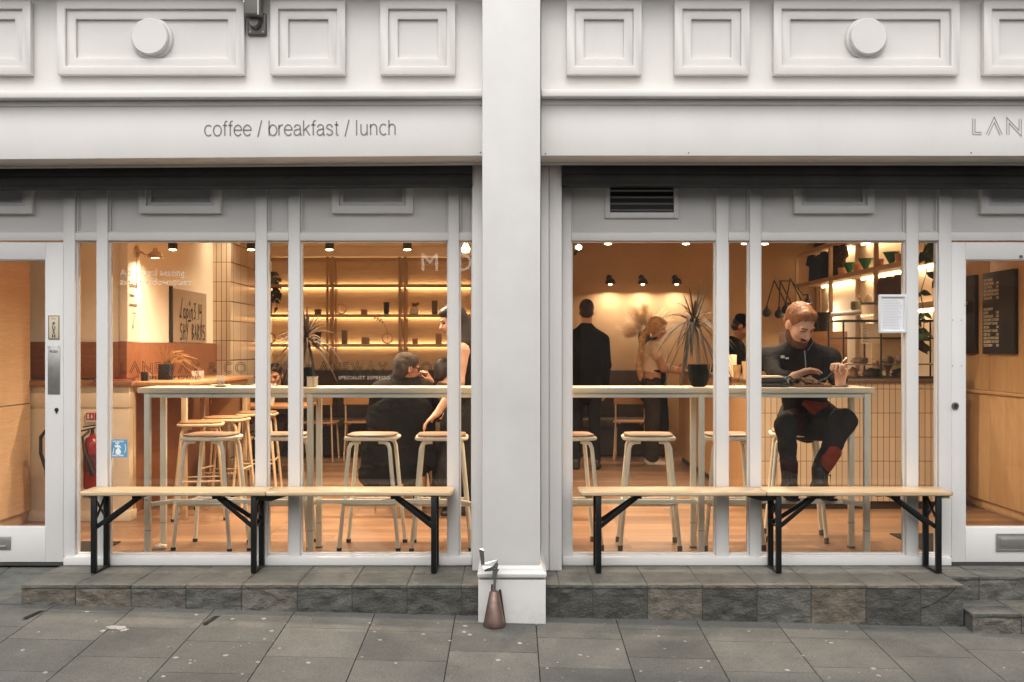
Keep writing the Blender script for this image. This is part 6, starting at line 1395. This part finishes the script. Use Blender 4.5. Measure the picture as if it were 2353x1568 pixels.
# ---- barista woman with blonde ponytail
Y = 5.62; xc = X(1500, Y); T = standing('blonde barista woman in a cream top and black apron at the counter end', xc, Y, 1.66, (1, 0, 0)); G = Fig(); C = lambda a, b, z: np.array((xc + a, Y + b, z))
Pm, Rm = head(G, C(.05, -.02, 1.545), (.92, -.25, -.22), s=.98)
for q in ((0, -.022, .046, .087, .10, .094), (0, -.06, -.01, .07, .06, .06)): G.ell(Pm(*q[:3]), np.array(q[3:]), 'hair', Rm, .02)
G.ell(Pm(0, .06, .07), (.062, .045, .04), 'hair', Rm, .03); G.ell(Pm(0, .125, -.04), (.09, .10, .10), 'hair', Rm, .015, True)
pt = [Pm(0, -.10, -.02), Pm(0, -.14, -.10), C(-.13, -.04, 1.36), C(-.16, -.05, 1.22), C(-.16, -.05, 1.08), C(-.15, -.05, .98)]
for i, (a, b) in enumerate(zip(pt, pt[1:])):
    G.cap(a, b, .032, .034 - i * .003, 'hair', .015); G.ell((a + b) / 2 + np.array((.012 * (-1) ** i, -.01, 0)), (.04 - i * .003, .038 - i * .003, .045), 'hair', None, .015)
G.cap(C(.015, 0, 1.36), C(.04, -.01, 1.48), .048, .046, 'skin', .02)
G.cap(C(.0, 0, 1.08), C(.01, 0, 1.27), .125, .135, 'top', .06, ((0, 1, 0), 1.0)); G.cap(C(.01, -.11, 1.33), C(.01, .12, 1.33), .062, .062, 'top', .06); G.cap(C(.07, 0, 1.2), C(.08, 0, 1.24), .085, .085, 'top', .05)
G.cap(C(0, 0, .98), C(0, 0, 1.06), .118, .118, 'skin', .04); G.cap(C(-.01, 0, .82), C(0, 0, .96), .150, .122, 'jeans', .05)
G.cap(C(.01, -.14, 1.33), C(.03, -.165, 1.24), .060, .054, 'top', .04); G.cap(C(.02, -.15, 1.30), C(.10, -.17, 1.10), .052, .045, 'skin', .03); G.cap(C(.10, -.17, 1.10), C(.24, -.12, 1.06), .043, .028, 'skin', .03); hand(G, C(.25, -.115, 1.06), (.9, .2, .3), (0, .9, -.3), 1, (.5, .6, .5), .92)
G.cap(C(.01, .14, 1.33), C(.12, .17, 1.12), .054, .045, 'skin', .03); G.cap(C(.12, .17, 1.12), C(.28, .08, 1.08), .043, .028, 'skin', .03); hand(G, C(.29, .07, 1.08), (.9, -.2, .3), (0, -.9, -.3), -1, (.5, .6, .5), .92)
for s in (-1, 1): G.cap(C(-.01, s * .08, .84), C(.0, s * .085, .48), .098, .078, 'jeans', .03); G.cap(C(.0, s * .085, .48), C(-.02, s * .085, .10), .078, .078, 'jeans', .03); shoe(G, C(-.02, s * .085, .10), (1, -.2, 0), 'shoes', .17)
G.cap(C(.10, 0, 1.02), C(.11, 0, .45), .10, .145, 'apron', .05, ((1, 0, 0), .5)); G.cap(C(-.0, 0, 1.425), C(.04, -.01, 1.445), .060, .056, 'strap', .02, ((0, 0, 1), .3)); G.cap(C(.0, -.115, 1.07), C(.08, -.12, 1.06), .012, .016, 'strap', .01)
finish(G, T, {'skin': M_skin, 'hair': M_blond, 'eye': M_eye, 'lash': M_lash, 'brow': M_lash, 'lip': M_lip, 'top': mat('cream_top', (.74, .63, .47), .8, bs=120, bst=.2), 'jeans': mat('olive_jean', (.04, .032, .022), .85, var=.3), 'shoes': mat('white_shoe', (.5, .42, .33), .6), 'apron': M_coat, 'strap': M_coat}, .0085, wob={'top': .0018, 'apron': .002, 'jeans': .003})

# ---- man with the cap behind the counter
Y = 4.9; xc = X(1690, Y); T = standing('man in a black flat cap leaning over the counter machine', xc, Y, 1.70, (1, 0, 0)); G = Fig(); C = lambda a, b, z: np.array((xc + a, Y + b, z))
Pm, Rm = head(G, C(.06, -.04, 1.55), (.80, -.25, -.55), s=1.04); G.ell(Pm(0, -.01, .062), (.092, .112, .07), 'cap', Rm, .02); G.cap(Pm(-.04, .085, .052), Pm(.04, .085, .052), .026, .026, 'cap', .02, (Rm[:, 2], .35)); hair_short(G, Pm, Rm, 1.0, top=-.02)
G.cap(C(-.02, 0, 1.38), C(.04, -.03, 1.48), .056, .054, 'skin', .02); G.cap(C(-.12, 0, .95), C(-.05, 0, 1.28), .17, .17, 'jacket', .06, ((0, 1, 0), .8)); G.cap(C(-.05, -.17, 1.35), C(-.05, .17, 1.35), .068, .068, 'jacket', .07)
for s in (-1, 1): G.cap(C(-.05, s * .2, 1.34), C(.10, s * .24, 1.12), .062, .052, 'jacket', .04); G.cap(C(.10, s * .24, 1.12), C(.26, s * .16, 1.12), .05, .04, 'jacket', .03); hand(G, C(.29, s * .15, 1.12), (1, 0, -.1), (0, 0, -1), s, (.4, .5, .5))
for s in (-1, 1): G.cap(C(-.12, s * .1, .95), C(-.12, s * .1, .5), .10, .075, 'trousers', .03); G.cap(C(-.12, s * .1, .5), C(-.12, s * .1, .1), .075, .06, 'trousers', .03); shoe(G, C(-.12, s * .1, .1), (1, 0, 0), 'shoes')
finish(G, T, {'skin': M_skind, 'hair': M_dkh, 'eye': M_eye, 'lash': M_lash, 'brow': M_dkh, 'lip': M_lip, 'cap': M_coat, 'jacket': M_jack, 'trousers': M_trs, 'shoes': M_boot}, .010, wob={'jacket': .002})

# ---- grey haired man seated with his back to the window
Y = 1.98; xc = X(938, Y); T = thing('person', 'seated grey haired man in a dark coat with a hand at his mouth', 'person', (xc, Y, .46), world=True); G = Fig(); C = lambda a, b, z: np.array((xc + a, Y + b, z))
Pm, Rm = head(G, W3(935, 848, Y), (.80, .55, -.12), s=1.02); hair_short(G, Pm, Rm, 1.06, back=.03, top=.0, fringe=.01)
G.cap(C(-.05, .02, 1.05), C(-.01, .0, 1.16), .062, .060, 'skin', .02)
G.cap(C(-.04, .08, .58), C(-.05, .04, .92), .20, .20, 'coat', .07, ((0, 1, 0), .72)); G.cap(C(-.22, .02, .98), C(.12, .06, .98), .075, .075, 'coat', .08); G.cap(C(-.05, .03, .98), C(-.03, .02, 1.075), .15, .085, 'coat', .06, ((0, 1, 0), .75))
G.cap(C(.14, .06, .98), C(.20, .22, .80), .066, .058, 'coat', .05); G.cap(C(.20, .22, .80), C(.17, .16, 1.02), .054, .044, 'coat', .03); hand(G, C(.165, .15, 1.05), (-.35, -.12, .9), (-.8, .1, -.3), 1, (1.0, 1.2, .8), 1.0); G.cap(C(.17, .16, 1.0), C(.165, .15, 1.05), .032, .03, 'skin', .02)
G.cap(C(-.24, .02, .97), C(-.30, .2, .74), .068, .058, 'coat', .05); G.cap(C(-.30, .2, .74), C(-.05, .36, .74), .054, .044, 'coat', .04); hand(G, C(-.02, .37, .74), (1, .1, 0), (0, 0, -1), 1, (.3, .3, .3))
G.cap(C(-.06, .1, .56), C(.08, .1, .56), .13, .13, 'trousers', .05)
for s in (-1, 1): K = C(s * .10 + .05, .48, .55); G.cap(C(s * .10, .10, .55), K, .095, .072, 'trousers', .05); A_ = C(s * .11 + .10, .30, .12); G.cap(K, A_, .07, .05, 'trousers', .04); shoe(G, A_, (.6, .8, 0), 'shoes')
# the open coat hangs down over the chair
G.cap(C(-.20, -.04, .78), C(-.26, -.05, .34), .10, .13, 'loose', .08, ((0, 1, 0), .4)); G.cap(C(-.05, -.09, .82), C(-.05, -.10, .42), .15, .17, 'loose', .08, ((0, 1, 0), .3)); G.cap(C(.10, -.06, .80), C(.14, -.06, .46), .10, .10, 'loose', .08, ((0, 1, 0), .4)); G.cap(C(-.30, -.04, .30), C(-.24, -.05, .27), .06, .05, 'loose', .06)
finish(G, T, {'skin': M_skind, 'hair': M_grey_h, 'eye': M_eye, 'lash': M_lash, 'brow': M_grey_h, 'lip': M_lip, 'coat': mat('brown_black_coat', (.012, .009, .007), .85, bs=150, bst=.25), 'trousers': M_trs, 'shoes': mat('pale_shoe', (.45, .36, .26), .6), 'loose': ('hanging_coat', M_coat)}, .008, wob={'coat': .002, 'loose': .0035, 'hair': .003})
mb = MB(); q = [Pm(.05, .09, .008), Pm(.072, .05, .012), Pm(.078, -.01, .012)]; mb.tube([tuple(v) for v in q], .003, 6); mb.tube([tuple(Pm(.034 + .026 * math.cos(a), .098, .0 + .02 * math.sin(a))) for a in [2 * math.pi * k / 12 for k in range(12)]], .0025, 6, closed=True); mb.build('glasses', M_black, T)

# ---- standing woman with dark ponytail, reaching down
Y = 2.0; xc = X(1062, Y); T = standing('standing dark haired woman in a black apron dress reaching to the low table', xc, Y, 1.66, (-1, 0, 0)); G = Fig(); C = lambda a, b, z: np.array((xc + a, Y + b, z))
Pm, Rm = head(G, C(-.075, -.01, 1.545), (-.90, -.18, -.30), s=1.0)
G.ell(Pm(0, -.022, .044), (.086, .098, .092), 'hair', Rm, .02); G.ell(Pm(0, -.07, -.01), (.07, .055, .07), 'hair', Rm, .03); G.ell(Pm(0, .05, .08), (.06, .045, .035), 'hair', Rm, .03); G.ell(Pm(0, .125, -.045), (.092, .105, .10), 'hair', Rm, .015, True)
for a, b, r0, r1 in ((C(.02, .0, 1.52), C(.045, -.04, 1.36), .07, .085), (C(.045, -.04, 1.36), C(.07, -.06, 1.24), .082, .05)): G.cap(a, b, r0, r1, 'hair', .03)
G.cap(C(-.02, 0, 1.34), C(-.06, 0, 1.47), .047, .047, 'skin', .02)
G.cap(C(.06, 0, 1.0), C(.02, 0, 1.24), .115, .125, 'dress', .06); G.cap(C(.0, -.13, 1.31), C(.0, .13, 1.31), .055, .055, 'skin', .06); G.cap(C(.0, -.085, 1.345), C(-.045, -.085, 1.22), .020, .024, 'dress', .02); G.cap(C(0, -.08, 1.345), C(.02, -.06, 1.42), .014, .014, 'dress', .01)
G.cap(C(.01, -.165, 1.30), C(-.02, -.20, 1.06), .056, .044, 'skin', .04); WH = W3(1003, 952, Y - .22); G.cap(C(-.02, -.20, 1.06), WH, .042, .027, 'skin', .03); hand(G, WH, (-.80, .05, -.62), (.35, .1, -.9), -1, (.25, .4, .35), .98, .04)
G.cap(C(.01, .165, 1.30), C(.03, .20, 1.05), .055, .044, 'skin', .04); G.cap(C(.03, .20, 1.05), C(-.05, .20, .85), .042, .028, 'skin', .03); hand(G, C(-.055, .20, .84), (-.3, 0, -1), (0, -1, 0), 1, (.4, .5, .4), .95)
G.cap(C(.06, 0, .98), C(.03, 0, .70), .14, .19, 'dress', .06); G.cap(C(.03, 0, .70), C(.0, 0, .28), .19, .215, 'dress', .06, ((0, 1, 0), .9))
for s in (-1, 1): G.cap(C(.02, s * .09, .5), C(.0, s * .09, .10), .07, .045, 'trousers', .03); shoe(G, C(.0, s * .09, .10), (-1, -.1, 0), 'shoes', .17)
finish(G, T, {'skin': M_skinp, 'hair': M_dkh, 'eye': M_eye, 'lash': M_lash, 'brow': M_dkh, 'lip': M_lip, 'dress': mat('charcoal_dress', (.020, .018, .017), .85, bs=150, bst=.25), 'trousers': M_trs, 'shoes': M_boot}, .007, wob={'dress': .0035, 'hair': .002})

# ---- diner behind the grey haired man, and the man at the far left table
def diner(lab, xd, yd, Y, face, hm, cm, sm, h=.009):
    c = W3(xd, yd, Y); x_, z_ = c[0], c[2]; T = thing('person', lab, 'person', (x_, Y, .46), world=True); G = Fig(); f, r, u = frame((face[0], face[1], 0))
    C = lambda a, b, dz: np.array((x_, Y, z_)) + r * a + f * b + DZ * dz
    Pm, Rm = head(G, c, face, s=1.0); hair_short(G, Pm, Rm, 1.02, back=.02)
    G.cap(C(0, -.03, -.20), C(0, -.01, -.08), .058, .056, 'skin', .02); G.cap(C(0, -.08, -.72), C(0, -.05, -.36), .16, .175, 'jacket', .06, (f, .7)); G.cap(C(-.17, -.05, -.25), C(.17, -.05, -.25), .07, .07, 'jacket', .08); G.cap(C(0, -.04, -.25), C(0, -.03, -.17), .13, .085, 'jacket', .05)
    for s in (-1, 1):
        G.cap(C(s * .2, -.05, -.26), C(s * .24, .10, -.47), .062, .054, 'jacket', .04); G.cap(C(s * .24, .10, -.47), C(s * .12, .30, -.44), .05, .042, 'jacket', .03); hand(G, C(s * .10, .33, -.44), f - r * s * .3, (0, 0, -1), s, (.4, .5, .4))
        G.cap(C(s * .09, -.06, -.72), C(s * .12, .36, -.70), .09, .07, 'trousers', .04); G.cap(C(s * .12, .36, -.70), C(s * .12, .34, -z_ + .1), .068, .05, 'trousers', .03); shoe(G, C(s * .12, .34, -z_ + .1), f, 'shoes')
    finish(G, T, {'skin': sm, 'hair': hm, 'eye': M_eye, 'lash': M_lash, 'brow': M_dkh, 'lip': M_lip, 'jacket': cm, 'trousers': M_trs, 'shoes': M_boot}, h, wob={'jacket': .002})
M_greyj = mat('grey_brown_jacket', (.075, .055, .035), .85, bs=120, bst=.2)
diner('dark haired diner in a grey brown jacket behind the grey haired man', 1024, 855, 3.5, (.75, .62, -.1), M_dkh, M_greyj, M_skin)
diner('dark haired man in a dark jacket at the far left low table', 632, 862, 5.1, (-.1, -1, -.35), M_dkh, mat('brown_jacket', (.05, .034, .022), .85), M_skin, .008)
mb = MB(); mb.lathe([(.03, 0), (.04, .085), (.037, .085), (0, .01)], n=20); solo(mb, 'coffee_cup', M_white, 'white cup in front of the man at the far left table', 'cup', (X(628, 4.6), 4.5, .744))
mb = MB(); mb.box(-.07, .07, -.05, .05, 0, .035); solo(mb, 'menu_block', M_oak, 'small wooden block under the standing woman\'s hand', 'block', (X(1000, 2.0), 2.35, .744), bevel=.003)
# ================================================================ SKY, SUN, CAMERA
T = thing('opposite_building', 'unseen pale brick building across the street, shaped for reflections and front light', 'building', (0, -12, -.5), world=True)  # out of view; low height and pale wall set for glass reflections and front light
mb = MB(); mb.box(-20, 20, -12.6, -12.0, -.6, 3.7); mb.build('wall', tiles('pale_brick', 'xz', .22, .075, (.42, .38, .33), (.34, .32, .29), .006, .8, .5), T)
for i in range(7):
    mb = MB(); mb.box(-14 + i * 4.2, -11.4 + i * 4.2, -12.03, -11.99, .2, 2.4); w_ = mb.build('window', mat('dark_window', (.02, .022, .024), .12, bst=0), T)
    mb = MB(); mb.ring(-14.06 + i * 4.2, -11.34 + i * 4.2, .14, 2.46, .07, -11.95, -12.0); mb.build('frame', mat('grey_frame', (.25, .25, .25), .5), w_)
for ch_, xx_ in (('M', -1.42), ('O', -.86)):
    text(ch_, .44, Matrix.Translation((xx_, -11.985, 2.66)) @ Matrix.Rotation(rad(180), 4, 'Z') @ Matrix.Rotation(rad(90), 4, 'X'), 'lettering', emis('sign_letters', (1, .93, .8), 5.0), T, extrude=.01, align='CENTER')
mb = MB(); mb.box(-20, 20, -12.0, -9.2, -.52, -.40); tag(mb.build('far_pavement', M_pave), kind='structure')
SUN_EL, SUN_AZ = 52, 186
w = bpy.data.worlds.new("World"); sc.world = w; w.use_nodes = True; nt = w.node_tree
bg = nt.nodes['Background']; sky = N(nt, 'ShaderNodeTexSky', sky_type='NISHITA'); sky.sun_disc = False
sky.sun_elevation = rad(SUN_EL); sky.sun_rotation = rad(SUN_AZ); sky.air_density = 1.0; sky.dust_density = 6.0; sky.ozone_density = 1.0
hs = N(nt, 'ShaderNodeHueSaturation'); hs.inputs['Saturation'].default_value = .12; L(nt, sky.outputs[0], hs.inputs['Color']); L(nt, hs.outputs[0], bg.inputs['Color'])
bg.inputs['Strength'].default_value = .14
sun = bpy.data.lights.new('sun', 'SUN'); sun.energy = 1.5; sun.angle = rad(115); sun.color = (1.0, .965, .93)
so = link('sun', sun); d = Vector((math.sin(rad(SUN_AZ)) * math.cos(rad(SUN_EL)), math.cos(rad(SUN_AZ)) * math.cos(rad(SUN_EL)), math.sin(rad(SUN_EL))))
so.rotation_euler = d.to_track_quat('Z', 'Y').to_euler(); so.location = (0, -4, 12)
cam = bpy.data.cameras.new('camera'); co = link('camera', cam); co.location = (0, -D0, CH); co.rotation_euler = (rad(90), 0, 0)
cam.sensor_width = 36; cam.lens = FPX / 2353 * 36; cam.shift_y = 16 / 2353; cam.clip_start = .05; cam.clip_end = 500
sc.camera = co
sc.view_settings.view_transform = 'Standard'; sc.view_settings.look = 'None'; sc.view_settings.exposure = 0; sc.view_settings.gamma = 1
cy = sc.cycles; cy.use_denoising = True; cy.max_bounces = 9; cy.diffuse_bounces = 5; cy.glossy_bounces = 4; cy.transparent_max_bounces = 16; cy.caustics_reflective = False; cy.caustics_refractive = False
cy.sample_clamp_indirect = 6; cy.use_adaptive_sampling = True
